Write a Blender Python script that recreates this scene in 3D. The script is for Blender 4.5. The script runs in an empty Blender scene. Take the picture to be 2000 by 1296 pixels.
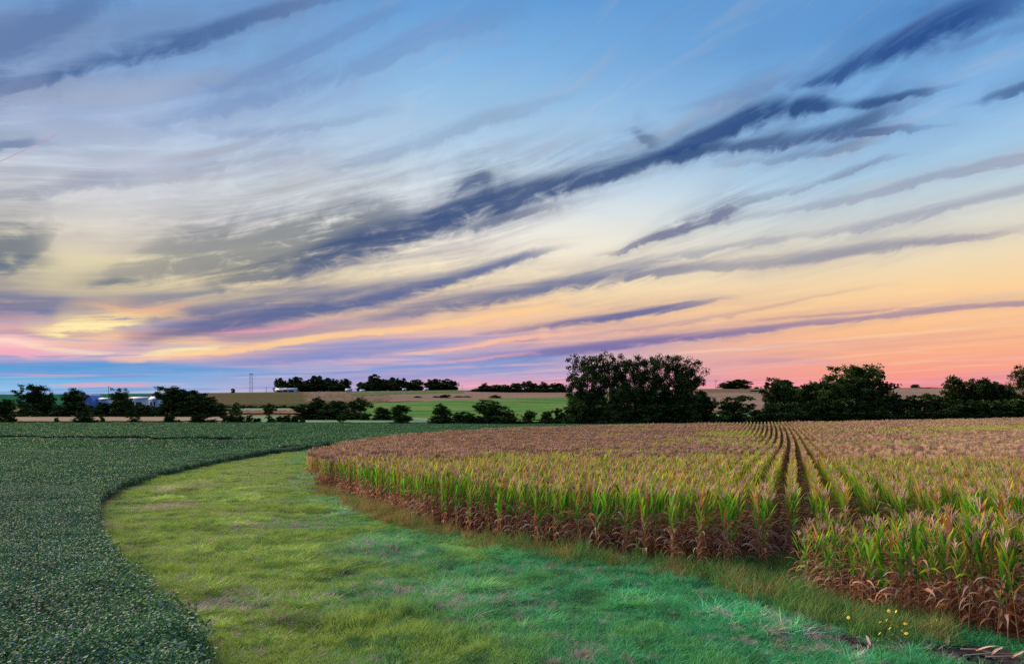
import bpy, math, random
import numpy as np

S = bpy.context.scene
R = math.radians
rng = np.random.default_rng(7)
F = 1333.0            # focal length in photo pixels (24 mm on a 36 mm frame)
HOR = 790.0           # photo row of eye level
EYE = 4.4             # eye height above the ground at the camera's foot

# ------------------------------------------------------------------ camera
cd = bpy.data.cameras.new('camera')
cam = bpy.data.objects.new('camera', cd)
S.collection.objects.link(cam)
cam.location = (0, 0, EYE)
cam.rotation_euler = (R(90), 0, 0)
cd.sensor_width = 36.0
cd.lens = 36.0 * F / 2000.0
cd.shift_y = (HOR - 648.0) / 2000.0
cd.clip_start = 0.1
cd.clip_end = 20000
S.camera = cam

# ------------------------------------------------------------------ view
S.view_settings.view_transform = 'Standard'
S.view_settings.look = 'None'
S.view_settings.exposure = 0.35
S.view_settings.gamma = 1.0
S.view_settings.use_curve_mapping = False
S.render.engine = 'CYCLES'
S.cycles.use_adaptive_sampling = True
S.cycles.adaptive_min_samples = 8
S.cycles.adaptive_threshold = 0.012
S.cycles.use_denoising = False
S.cycles.max_bounces = 5
S.cycles.diffuse_bounces = 2
S.cycles.glossy_bounces = 2
S.cycles.transmission_bounces = 2
S.cycles.transparent_max_bounces = 4
S.cycles.caustics_reflective = False
S.cycles.caustics_refractive = False

def s2l(c):
    return tuple(((v / 255.0) / 12.92 if v / 255.0 <= 0.04045 else ((v / 255.0 + 0.055) / 1.055) ** 2.4) for v in c)

# ------------------------------------------------------------------ sun (lifted well above sunset height to brighten the fields, ahead and to the left, behind thin cloud)
SUN_AZ, SUN_EL = -52.0, 24.0
sd = bpy.data.lights.new('sun', 'SUN')
sd.energy = 4.8
sd.angle = R(40)
sd.color = (1.0, 0.80, 0.58)
sun = bpy.data.objects.new('sun', sd)
S.collection.objects.link(sun)
# lamp shines along its -Z; aim from (az, el) to the origin
sun.rotation_euler = (R(90 - SUN_EL), 0, R(180 - SUN_AZ))

# ------------------------------------------------------------------ sky
W = bpy.data.worlds.new('World')
W.use_nodes = True
NT = W.node_tree
NT.nodes.clear()

class G:
    """tiny helper for shader graphs"""
    def __init__(s, nt): s.nt = nt
    def n(s, t, **k):
        nd = s.nt.nodes.new(t)
        for a, v in k.items(): setattr(nd, a, v)
        return nd
    def link(s, a, b): s.nt.links.new(a, b)
    def put(s, sock, v):
        if isinstance(v, bpy.types.NodeSocket): s.link(v, sock)
        else: sock.default_value = v
    def m(s, op, a, b=None, c=None, clamp=False):
        nd = s.n('ShaderNodeMath', operation=op, use_clamp=clamp)
        s.put(nd.inputs[0], a)
        if b is not None: s.put(nd.inputs[1], b)
        if c is not None: s.put(nd.inputs[2], c)
        return nd.outputs[0]
    def mr(s, v, a, b, c=0.0, d=1.0, smooth=False):
        nd = s.n('ShaderNodeMapRange', interpolation_type='SMOOTHSTEP' if smooth else 'LINEAR')
        s.put(nd.inputs[0], v)
        for i, q in enumerate((a, b, c, d)): s.put(nd.inputs[1 + i], q)
        return nd.outputs[0]
    def mix(s, f, a, b, mode='MIX'):
        nd = s.n('ShaderNodeMix', data_type='RGBA', blend_type=mode)
        s.put(nd.inputs[0], f)
        s.put(nd.inputs[6], a if isinstance(a, bpy.types.NodeSocket) else (*a[:3], 1))
        s.put(nd.inputs[7], b if isinstance(b, bpy.types.NodeSocket) else (*b[:3], 1))
        return nd.outputs[2]
    def xyz(s, x, y, z):
        nd = s.n('ShaderNodeCombineXYZ')
        for i, q in enumerate((x, y, z)): s.put(nd.inputs[i], q)
        return nd.outputs[0]
    def noise(s, vec, scale, detail=4, rough=0.55, dist=0.0):
        nd = s.n('ShaderNodeTexNoise')
        s.put(nd.inputs['Vector'], vec)
        nd.inputs['Scale'].default_value = scale
        nd.inputs['Detail'].default_value = detail
        nd.inputs['Roughness'].default_value = rough
        nd.inputs['Distortion'].default_value = dist
        return nd.outputs['Fac']
    def ramp(s, f, stops, interp='LINEAR'):
        nd = s.n('ShaderNodeValToRGB')
        cr = nd.color_ramp
        cr.interpolation = interp
        while len(cr.elements) < len(stops): cr.elements.new(0.5)
        for e, (p, c) in zip(cr.elements, stops):
            e.position = p; e.color = (*c, 1)
        s.put(nd.inputs[0], f)
        return nd.outputs[0]

def px_ae(px, py):
    """photo pixel -> azimuth, elevation in degrees"""
    u, v = (px - 1000.0) / F, (HOR - py) / F
    return math.degrees(math.atan(u)), math.degrees(math.atan2(v, math.hypot(1, u)))

g = G(NT)
tc = g.n('ShaderNodeTexCoord')
sep = g.n('ShaderNodeSeparateXYZ')
g.link(tc.outputs['Generated'], sep.inputs[0])
dx, dy, dz = sep.outputs
az = g.m('MULTIPLY', g.m('ARCTAN2', dx, dy), 180 / math.pi)      # -180..180, 0 straight ahead
el = g.m('MULTIPLY', g.m('ARCSINE', dz), 180 / math.pi)
# wind-drawn streaks: flow lines that flatten towards the horizon, as a level sheet of cirrus does
azs = g.m('MULTIPLY', g.m('SINE', g.m('ARCTAN2', dx, dy)), 57.3)
flow = g.m('SUBTRACT', g.m('LOGARITHM', g.m('ADD', g.m('MAXIMUM', el, 0.0), 1.6), math.e), g.m('MULTIPLY', azs, 0.0150))
bend = g.noise(g.xyz(g.m('MULTIPLY', azs, 0.06), g.m('MULTIPLY', flow, 2.0), dy), 1.0, 1)
flow2 = g.m('ADD', flow, g.m('MULTIPLY', bend, 0.22))
fine = g.noise(g.xyz(g.m('MULTIPLY', azs, 0.085), g.m('MULTIPLY', flow2, 15.0), dy), 1.0, 5, 0.62, 0.25)
wisp = g.noise(g.xyz(g.m('MULTIPLY', azs, 0.42), g.m('MULTIPLY', flow2, 12.0), dy), 1.0, 6, 0.60, 0.7)
lump = g.noise(g.xyz(g.m('MULTIPLY', azs, 0.07), g.m('MULTIPLY', flow2, 4.0), dy), 1.0, 2, 0.55)

# clear-sky colour by elevation, at three azimuths in view and one behind
def ramp_col(px, rows, extra=()):
    st = []
    for py, c in rows:
        st.append((max(0.0, min(1.0, px_ae(px, py)[1] / 90.0)), s2l(c)))
    st += [(e / 90.0, s2l(c)) for e, c in extra]
    st.sort(key=lambda q: q[0])
    return st
el01 = g.m('DIVIDE', el, 90.0, clamp=True)
TOP = [(42, (96, 148, 206)), (60, (74, 122, 184)), (88, (66, 110, 172))]
left = g.ramp(el01, ramp_col(80, [(785, (165, 200, 230)), (765, (152, 194, 230)), (742, (112, 178, 226)), (716, (96, 166, 220)),
        (700, (165, 166, 205)), (684, (240, 178, 172)), (650, (228, 175, 160)), (610, (206, 172, 165)), (560, (206, 192, 160)),
        (500, (222, 211, 172)), (430, (226, 219, 205)), (370, (217, 217, 219)), (300, (208, 217, 230)), (200, (180, 200, 230)),
        (100, (136, 170, 215)), (0, (110, 160, 212))], TOP))
mid = g.ramp(el01, ramp_col(900, [(785, (228, 158, 186)), (755, (222, 160, 190)), (735, (190, 168, 206)), (700, (170, 168, 210)),
        (665, (214, 172, 182)), (640, (242, 192, 165)), (600, (247, 210, 166)), (540, (251, 232, 194)), (480, (249, 239, 220)),
        (400, (229, 233, 234)), (300, (188, 212, 232)), (200, (154, 194, 228)), (100, (126, 178, 226)), (0, (100, 158, 214))], TOP))
right = g.ramp(el01, ramp_col(1900, [(785, (242, 138, 148)), (752, (246, 146, 146)), (720, (248, 160, 138)), (680, (249, 177, 138)),
        (620, (250, 196, 146)), (560, (250, 211, 158)), (500, (238, 218, 182)), (420, (216, 217, 208)), (350, (188, 211, 224)),
        (300, (166, 202, 228)), (200, (136, 182, 226)), (100, (118, 170, 220)), (0, (94, 152, 210))], TOP))
back = g.ramp(el01, [(0.0, s2l((158, 158, 188))), (0.06, s2l((176, 166, 194))), (0.14, s2l((152, 172, 208))),
        (0.35, s2l((112, 152, 204))), (0.9, s2l((66, 110, 172)))])
colr = g.mix(g.mr(az, -34, -4, smooth=True), left, mid)
colr = g.mix(g.mr(az, -6, 30, smooth=True), colr, right)
nish = g.n('ShaderNodeTexSky', sky_type='NISHITA', sun_disc=False)
nish.sun_elevation = R(SUN_EL)
nish.sun_rotation = R(SUN_AZ)
nish.air_density = 1.4
nish.dust_density = 2.0
nsc = g.mix(1.0, nish.outputs[0], (0.06, 0.06, 0.06), 'MULTIPLY')
back = g.mix(0.35, back, nsc)
rear = g.mr(g.m('ABSOLUTE', az), 55, 130, smooth=True)
rear = g.m('MULTIPLY', rear, g.mr(el, 75, 45, smooth=True))
colr = g.mix(rear, colr, back)

# thin veil of cirrus everywhere
veil = g.mr(g.m('ADD', g.m('MULTIPLY', lump, 0.6), g.m('MULTIPLY', fine, 0.5)), 0.50, 0.74, smooth=True)
veil = g.m('MULTIPLY', veil, g.m('MULTIPLY', g.mr(el, 1.0, 12.0, 0.10, 0.34), g.mr(az, 30, -20, 0.45, 1.25)))
veil_col = g.mix(g.mr(el, 6, 17, smooth=True), s2l((150, 130, 160)), s2l((108, 128, 168)))
colr = g.mix(veil, colr, veil_col)
hil = g.mr(fine, 0.50, 0.70, smooth=True)
colr = g.mix(g.m('MULTIPLY', hil, g.mr(el, 28, 4, 0.06, 0.30)), colr, s2l((255, 232, 200)))

# level layers of haze and thin cloud low down
low = g.mr(el, 9.5, 3.0, smooth=True)
lay1 = g.noise(g.xyz(g.m('MULTIPLY', azs, 0.055), g.m('MULTIPLY', g.m('SUBTRACT', el, g.m('MULTIPLY', azs, 0.045)), 1.15), dy), 1.0, 4, 0.6, 0.3)
lay2 = g.noise(g.xyz(g.m('MULTIPLY', azs, 0.07), g.m('MULTIPLY', g.m('SUBTRACT', el, g.m('MULTIPLY', azs, 0.03)), 2.0), g.m('ADD', dy, 5.0)), 1.0, 3, 0.6, 0.3)
wl = g.mr(az, 14, -12, 0.35, 1.0, smooth=True)
colr = g.mix(g.m('MULTIPLY', g.m('MULTIPLY', low, wl), g.mr(lay1, 0.50, 0.62, 0.0, 0.75, smooth=True)), colr, g.mix(g.mr(az, 6, 26, smooth=True), s2l((122, 152, 212)), s2l((188, 140, 170))))
colr = g.mix(g.m('MULTIPLY', low, g.mr(lay2, 0.53, 0.66, 0.0, 0.7, smooth=True)), colr, g.mix(g.mr(el, 1.5, 5.5, smooth=True), s2l((242, 160, 176)), s2l((255, 204, 156))))

A0, A1 = -50.0, 50.0
a01 = g.mr(az, A0, A1)
EMAX, TMAX = 36.0, 3.0
TS = EMAX / TMAX
front = g.mr(g.m('ABSOLUTE', az), 46.0, 49.5, 1.0, 0.0)
el_w = g.m('DIVIDE', g.m('ADD', el, g.m('MULTIPLY', g.m('SUBTRACT', wisp, 0.5), g.mr(el, 1.0, 14.0, 0.3, 1.15))), EMAX)
nz_f = g.m('ADD', g.m('MULTIPLY', g.mr(fine, 0.30, 0.70, -0.5, 0.5), 0.50), g.m('MULTIPLY', g.mr(wisp, 0.30, 0.70, -0.5, 0.5), 0.42))

hz_n = g.mr(g.m('ADD', g.m('MULTIPLY', fine, 0.6), g.m('MULTIPLY', wisp, 0.4)), 0.36, 0.68, 0.05, 0.62)
def vm(op, a, b, c=None):
    nd = g.n('ShaderNodeVectorMath', operation=op)
    g.put(nd.inputs[0], a); g.put(nd.inputs[1], b)
    if c is not None: g.put(nd.inputs[2], c)
    return nd.outputs[0]
def vmr(v, a, b, c=0.0, d=1.0):
    nd = g.n('ShaderNodeMapRange', data_type='FLOAT_VECTOR', interpolation_type='SMOOTHSTEP')
    g.put(nd.inputs[6], v)
    for i, q in enumerate((a, b, c, d)): nd.inputs[7 + i].default_value = (q, q, q) if not isinstance(q, tuple) else q
    return nd.outputs[1]

def streaks(col, three):
    """three cloud bands at once: pts = (px, row, half thickness px, opacity); crisp below, feathered above"""
    cvs = []
    for _ in range(3):
        cv = g.n('ShaderNodeRGBCurve')
        cv.mapping.extend = 'HORIZONTAL'
        cvs.append(cv)
    for ci, (pts, colour, k, f) in enumerate(three):
        q = []
        for px, py, h, o in pts:
            a, e = px_ae(px, py)
            q.append((a, e, max(abs(px_ae(px, py - h)[1] - e), 0.05), o))
        q.sort()
        for cv, sel in zip(cvs, (lambda r: r[1] / EMAX, lambda r: 1.55 * r[2] / TMAX, lambda r: r[3])):
            P = [((r[0] - A0) / (A1 - A0), sel(r)) for r in q]
            if cv is cvs[2]:
                P = [(max(P[0][0] - 0.018, 0.001), q[0][3] if q[0][0] < -36 else 0.0)] + P + [(min(P[-1][0] + 0.018, 0.999), q[-1][3] if q[-1][0] > 36 else 0.0)]
            c = cv.mapping.curves[ci]
            while len(c.points) < len(P): c.points.new(0.5, 0.5)
            for pt, (x, y) in zip(c.points, P):
                pt.location = (x, min(max(y, 0.0), 1.0))
                pt.handle_type = 'AUTO_CLAMPED'
    for cv in cvs:
        cv.mapping.update()
        g.put(cv.inputs['Color'], a01)
    t = vm('DIVIDE', vm('SUBTRACT', el_w, cvs[0].outputs[0]), cvs[1].outputs[0])
    lo = vmr(t, -1.25 / TS, 0.0)
    up = vmr(t, -0.2 / TS, tuple((0.35 + x[3]) / TS for x in three), 1.0, 0.0)
    p = vm('MULTIPLY', lo, up)
    d = vmr(vm('MULTIPLY', p, vm('MULTIPLY_ADD', nz_f, tuple(1.5 * x[2] for x in three), (1.0, 1.0, 1.0))), 0.06, 1.0)
    halo = vm('MULTIPLY', vmr(t, -2.4 / TS, 0.2 / TS), vmr(t, 0.0, 3.4 / TS, 1.0, 0.0))
    halo = vm('MULTIPLY', halo, hz_n)
    d = vm('MAXIMUM', vm('MULTIPLY', d, (0.97, 0.97, 0.97)), halo)
    d = vm('MULTIPLY', d, vm('MULTIPLY', cvs[2].outputs[0], front))
    sp = g.n('ShaderNodeSeparateXYZ')
    g.link(d, sp.inputs[0])
    for i, x in enumerate(three):
        col = g.mix(sp.outputs[i], col, s2l(x[1]))
    return col

ST = [
 # faint veils high up
 ([(-80,70,120,.62),(150,70,105,.58),(350,60,90,.45),(600,40,70,.25),(760,20,50,.08)], (126,146,184), .7, 1.5),
 ([(-80,250,60,.3),(150,235,60,.35),(350,225,60,.35),(560,205,55,.25),(760,170,40,.1)], (150,166,198), .8, 1.5),
 ([(-80,420,40,.3),(150,412,36,.35),(400,392,36,.35),(640,352,34,.3),(820,315,24,.15)], (176,178,186), .9, 1.5),
 ([(0,110,60,.7),(100,45,50,.7),(200,-15,45,.6),(300,-60,45,.4)], (82,114,164), 1, 1.4),
 ([(-60,180,30,.5),(60,160,18,.55),(130,140,18,.85),(250,108,22,.9),(400,70,20,.85),(500,35,16,.7),(600,8,12,.5),(700,-20,10,.3)], (66,98,150), .9, 1.5),
 ([(420,175,6,.2),(550,122,14,.42),(700,52,16,.42),(780,15,10,.2)], (92,128,184), .9, 1.4),
 ([(300,245,12,.3),(420,208,25,.5),(550,170,26,.55),(700,132,22,.5),(850,65,24,.45),(1000,22,22,.3)], (108,138,188), 1, 1.5),
 ([(420,262,8,.3),(550,256,11,.45),(650,242,8,.4),(760,215,8,.2)], (126,148,186), 1, 1.4),
 ([(650,330,6,.25),(750,302,15,.5),(900,252,18,.5),(1000,222,14,.45),(1090,195,6,.2)], (130,155,190), 1, 1.5),
 ([(-50,392,10,.6),(80,376,14,.6),(160,358,18,.65),(300,350,14,.4),(500,308,10,.35),(600,295,8,.1)], (140,148,172), 1, 1.5),
 ([(-50,284,10,.6),(30,281,9,.7),(75,276,5,.3)], (96,118,160), .8, 1.3),
 ([(220,340,8,.15),(350,318,14,.35),(480,290,14,.3),(620,262,8,.15)], (150,160,186), 1, 1.5),
 ([(700,55,25,.3),(850,110,22,.0)], (110,140,190), 1, 1.5),
 # left edge cloud
 ([(-60,480,55,.8),(30,478,46,.8),(80,462,34,.6),(120,440,12,.2)], (92,108,126), 1.3, 1.3),
 ([(-60,520,20,.8),(20,520,18,.7),(70,508,10,.4)], (84,106,134), 1.2, 1.3),
 # feathers below the main bank
 ([(190,548,10,.3),(300,515,34,.62),(420,492,48,.75),(550,478,46,.8),(660,455,40,.8),(760,425,30,.6)], (118,126,132), 1.5, 1.5),
 ([(420,552,14,.6),(500,536,18,.8),(560,520,22,.7),(620,500,20,.5)], (104,114,128), 1.5, 1.3),
 # main bank
 ([(560,540,12,.45),(620,508,26,.8),(700,478,34,.92),(800,452,34,.97),(880,424,38,.98),(950,398,40,.98),(1020,380,30,.95),(1100,360,24,.95),
   (1200,332,20,.95),(1300,306,16,.95),(1400,290,14,.9),(1480,280,12,.8),(1560,268,14,.8),(1650,250,13,.8),(1735,218,14,.5),(1790,200,8,.1)], (46,76,124), .65, 1.35),
 ([(900,452,6,.3),(960,436,9,.75),(1010,420,8,.7),(1070,404,6,.4),(1130,392,4,.1)], (92,106,138), .8, 1.2),
 ([(880,378,12,.5),(920,358,16,.9),(950,348,14,.8),(970,352,8,.2)], (80,98,134), 1.2, 1.2),
 ([(1290,302,8,.5),(1350,278,16,.9),(1420,250,20,.95),(1480,226,24,.97),(1540,212,22,.97),(1610,204,16,.95),(1650,205,9,.7),(1700,202,11,.9),(1770,188,9,.85),(1835,172,5,.3)], (40,74,128), .9, 1.3),
 ([(1500,288,7,.5),(1580,276,10,.85),(1640,266,10,.85),(1700,256,8,.8),(1760,252,7,.6),(1830,246,4,.2)], (70,92,140), 1, 1.3),
 ([(1430,322,6,.25),(1560,306,8,.55),(1620,296,9,.65),(1690,278,6,.3)], (104,122,160), 1, 1.3),
 ([(1235,255,8,.3),(1255,270,14,.75),(1275,280,12,.6),(1300,282,6,.2)], (88,112,150), 1.4, 1.3),
 ([(1330,210,6,.15),(1430,188,9,.4),(1530,162,10,.45),(1600,140,8,.3),(1700,90,10,.2)], (110,140,186), .9, 1.4),
 # top right bank
 ([(1565,168,6,.3),(1610,156,14,.9),(1680,124,24,.9),(1760,92,30,.95),(1850,52,34,.95),(1920,22,34,.85),(2000,-6,36,.6),(2100,-40,36,.5)], (38,72,136), .9, 1.35),
 ([(1780,110,8,.2),(1880,88,9,.4),(1980,58,9,.35),(2060,30,8,.3)], (92,124,180), 1, 1.3),
 ([(1905,204,4,.2),(1925,196,8,.7),(1960,184,10,.8),(2010,168,12,.85),(2080,150,12,.8)], (66,98,148), 1, 1.3),
 ([(1720,205,4,.1),(1820,200,6,.3),(1920,202,5,.25)], (120,150,196), 1, 1.3),
 # right-hand streaks
 ([(1195,498,3,.4),(1260,472,8,.85),(1320,448,12,.9),(1390,424,15,.9),(1440,402,13,.75),(1500,386,8,.5),(1590,360,6,.4),(1660,334,5,.55),(1730,306,4,.3)], (104,110,144), 1.25, 1.9),
 ([(1400,430,8,.25),(1560,408,8,.4),(1680,388,9,.55),(1800,352,10,.6),(1900,330,10,.6),(2010,304,10,.55),(2090,284,10,.5)], (132,138,168), .8, 1.4),
 ([(1500,470,7,.2),(1640,452,9,.45),(1750,428,11,.6),(1850,404,11,.6),(2010,366,12,.55),(2090,345,12,.5)], (140,142,168), .8, 1.4),
 ([(1080,560,6,.3),(1200,530,12,.6),(1330,500,9,.5),(1500,468,7,.3)], (112,126,160), .9, 1.4),
 ([(740,622,8,.5),(830,604,14,.8),(920,590,16,.9),(1000,576,16,.92),(1100,556,14,.9),(1200,542,12,.8),(1330,526,10,.7),(1450,516,12,.6),(1560,506,14,.65),(1680,490,13,.65),(1800,472,10,.55),(1960,456,6,.35)], (90,106,150), .6, 1.4),
 ([(1700,480,4,.2),(1850,468,5,.35),(2000,440,5,.2)], (150,140,165), .8, 1.3),
 ([(1180,650,3,.1),(1300,636,4,.4),(1400,620,5,.4),(1500,600,5,.35),(1600,580,4,.3),(1720,556,4,.1)], (150,128,160), .9, 1.3),
 ([(960,652,5,.4),(1060,638,7,.75),(1160,624,10,.92),(1240,612,10,.92),(1330,598,7,.8),(1410,582,4,.3)], (84,98,156), .7, 1.2),
 ([(880,702,7,.4),(980,696,9,.7),(1080,688,10,.85),(1180,676,11,.9),(1300,662,9,.9),(1420,650,8,.85),(1560,634,6,.75),(1700,620,6,.65),(1850,604,7,.65),(2010,590,6,.65),(2090,582,6,.6)], (108,104,164), .55, 1.2),
 ([(1450,625,4,.1),(1600,616,4,.45),(1750,604,3,.4),(1900,596,3,.2)], (150,115,160), .6, 1.2),
 ([(1380,712,6,.2),(1480,704,7,.45),(1600,706,6,.3),(1700,712,5,.1)], (196,150,170), .7, 1.2),
 ([(980,662,5,.3),(1030,660,7,.6),(1060,656,3,.2)], (98,112,172), .8, 1.2),
 # the long band low on the left
 ([(280,660,12,.5),(380,642,18,.85),(480,626,20,.92),(600,602,22,.95),(720,582,22,.95),(820,562,17,.95),(900,540,13,.92),(980,516,11,.9),(1040,496,8,.7),(1100,480,5,.2)], (74,96,148), .5, 1.5),
 ([(-60,598,26,.8),(60,596,22,.75),(160,598,18,.7),(260,592,14,.7),(350,580,8,.6),(440,566,4,.3)], (76,102,150), .7, 1.5),
 ([(170,560,8,.3),(200,555,9,.7),(235,546,6,.5)], (96,108,132), 1.3, 1.3),
 ([(450,660,10,.4),(550,652,12,.6),(680,640,12,.5),(800,624,10,.3)], (88,110,168), .6, 1.3),
 ([(-60,650,8,.8),(40,650,8,.8),(130,654,6,.7),(220,652,3,.2)], (104,112,172), .8, 1.2),
 ([(440,706,10,.4),(560,698,13,.7),(680,688,13,.75),(800,676,12,.7),(920,662,8,.5),(1000,652,5,.2)], (112,136,200), .6, 1.4),
 ([(150,618,8,.4),(250,622,10,.7),(350,612,10,.75),(460,596,9,.7),(560,578,8,.5),(640,560,5,.2)], (92,108,152), .7, 1.4),
 ([(600,742,6,.3),(750,734,8,.55),(900,728,8,.55),(1050,716,7,.4),(1130,708,4,.2)], (124,150,208), .6, 1.3),
 ([(760,716,6,.4),(880,712,7,.7),(1000,706,7,.65),(1090,700,5,.3)], (110,150,206), .6, 1.3),
 # lit undersides
 ([(260,702,7,.8),(340,690,9,.95),(450,684,8,.95),(560,668,8,.95),(680,652,7,.9),(800,642,6,.9),(900,628,7,.9),(980,614,8,.9),(1080,600,7,.6)], (255,206,150), .8, 1.2),
 ([(800,690,3,.3),(900,680,4,.8),(1000,662,5,.85),(1120,650,4,.6),(1200,640,3,.2)], (255,192,160), .8, 1.2),
 ([(760,712,3,.2),(900,704,3,.5),(1020,690,3,.4)], (246,176,186), .8, 1.2),
 ([(420,650,3,.2),(520,645,4,.7),(620,632,3,.3)], (240,160,175), .8, 1.2),
 ([(90,648,8,.5),(150,638,15,.95),(210,632,16,.95),(260,622,12,.8),(330,612,8,.5)], (255,216,148), 1.9, 1.3),
 ([(60,580,5,.1),(130,560,6,.3),(60,590,5,.1)], (240,180,150), 1.2, 1.2),
 ([(-60,672,18,.95),(30,676,18,.95),(100,684,13,.9),(190,692,8,.85),(280,698,5,.6)], (255,192,186), 2.0, 1.3),
 ([(-60,666,6,.7),(20,670,7,.8),(90,680,6,.7),(180,690,4,.6)], (255,232,190), 1.4, 1.2),
 ([(180,592,4,.2),(260,606,6,.5),(330,600,5,.4),(380,592,4,.1)], (250,180,140), 1.2, 1.2),
 ([(100,646,8,.6),(150,638,12,.95),(200,636,12,.95),(240,628,8,.7)], (255,236,176), 2.0, 1.3),
 ([(-60,682,10,.95),(20,682,12,.95),(70,690,8,.8),(130,694,5,.4)], (255,176,190), 2.0, 1.3),
 ([(-60,664,5,.9),(10,664,6,.9),(50,670,4,.5)], (255,214,206), 1.2, 1.2),
 ([(280,692,4,.5),(340,684,6,.9),(400,680,5,.8),(440,676,3,.3)], (255,232,176), 1.4, 1.2),
 ([(-60,716,10,.7),(100,714,10,.75),(250,714,8,.7),(400,720,6,.6),(500,722,4,.4)], (72,150,212), .6, 1.2),
]
ST = [x for x in ST if max(p[3] for p in x[0]) > 0.3]
while len(ST) % 3: ST.append(ST.pop(0) if False else ([(0, -400, 2, 0.0), (100, -400, 2, 0.0)], (90, 110, 150), 1, 1.2))
for i in range(0, len(ST), 3):
    colr = streaks(colr, ST[i:i + 3])
# contrail
a_, e_ = px_ae(-30, 329); b_, f_ = px_ae(118, 260)
sl = (f_ - e_) / (b_ - a_)
dl = g.m('ABSOLUTE', g.m('SUBTRACT', el, g.m('ADD', g.m('MULTIPLY', g.m('SUBTRACT', az, a_), sl), e_)))
ct = g.m('MULTIPLY', g.mr(dl, 0.015, 0.05, 1, 0), g.mr(az, b_ - 0.3, b_, 1, 0))
ct = g.m('MULTIPLY', ct, g.mr(az, a_ - 1.5, a_))
colr = g.mix(g.m('MULTIPLY', ct, 0.7), colr, s2l((190, 150, 175)))
# below the horizon
colr = g.mix(g.mr(el, -0.5, -4, smooth=True), colr, (0.10, 0.11, 0.09))
bg = g.n('ShaderNodeBackground')
g.link(colr, bg.inputs[0])
bg.inputs[1].default_value = 0.79
out = g.n('ShaderNodeOutputWorld')
g.link(bg.outputs[0], out.inputs[0])
W.cycles.sampling_method = 'NONE'
S.world = W

# ================================================================== helpers
C = S.collection
def tag(o, label=None, cat=None, group=None, kind=None):
    if label: o['label'] = label
    if cat: o['category'] = cat
    if group: o['group'] = group
    if kind: o['kind'] = kind
    return o
def mesh(name, v, f, mat=None, cols=None, smooth=False):
    me = bpy.data.meshes.new(name)
    v = np.asarray(v, dtype=np.float32).reshape(-1, 3)
    if isinstance(f, np.ndarray):
        n, k = f.shape
        me.vertices.add(len(v)); me.vertices.foreach_set('co', v.ravel())
        me.loops.add(n * k); me.loops.foreach_set('vertex_index', f.astype(np.int32).ravel())
        me.polygons.add(n); me.polygons.foreach_set('loop_start', np.arange(0, n * k, k, dtype=np.int32))
        me.update(calc_edges=True)
    else:
        me.from_pydata([tuple(map(float, q)) for q in v], [], f)
    if cols is not None:
        at = me.color_attributes.new('Col', 'FLOAT_COLOR', 'POINT')
        c4 = np.ones((len(v), 4), dtype=np.float32); c4[:, :3] = cols
        at.data.foreach_set('color', c4.ravel())
    if smooth: me.polygons.foreach_set('use_smooth', np.ones(len(me.polygons), dtype=bool))
    if mat: me.materials.append(mat)
    me.update()
    return me
def obj(name, me, parent=None, loc=None, rz=None, sc=None):
    o = bpy.data.objects.new(name, me)
    C.objects.link(o)
    if parent: o.parent = parent
    if loc is not None: o.location = loc
    if rz is not None: o.rotation_euler = (0, 0, rz)
    if sc is not None: o.scale = sc
    return o
def empty(name, loc=(0, 0, 0), rz=0, sc=(1, 1, 1)):
    o = bpy.data.objects.new(name, None)
    o.empty_display_size = 0.2
    C.objects.link(o)
    o.location = loc; o.rotation_euler = (0, 0, rz); o.scale = sc
    return o
def join(parts):
    """[(v, f, c)] -> one (v, f, c); faces are quads (n,4)"""
    V, Fc, Cc, n = [], [], [], 0
    for v, f, c in parts:
        V.append(v); Fc.append(f + n); Cc.append(c); n += len(v)
    return np.concatenate(V), np.concatenate(Fc), np.concatenate(Cc)

def sst(t, a, b):
    t = np.clip((t - a) / (b - a), 0, 1)
    return t * t * (3 - 2 * t)
_perm = np.random.default_rng(3).random((256, 256))
def vnoise(x, y):
    x = np.asarray(x, float); y = np.asarray(y, float)
    xi, yi = np.floor(x).astype(int), np.floor(y).astype(int)
    fx, fy = x - xi, y - yi
    fx, fy = fx * fx * (3 - 2 * fx), fy * fy * (3 - 2 * fy)
    p = lambda i, j: _perm[i % 256, j % 256]
    return (p(xi, yi) * (1 - fx) + p(xi + 1, yi) * fx) * (1 - fy) + (p(xi, yi + 1) * (1 - fx) + p(xi + 1, yi + 1) * fx) * fy

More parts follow.
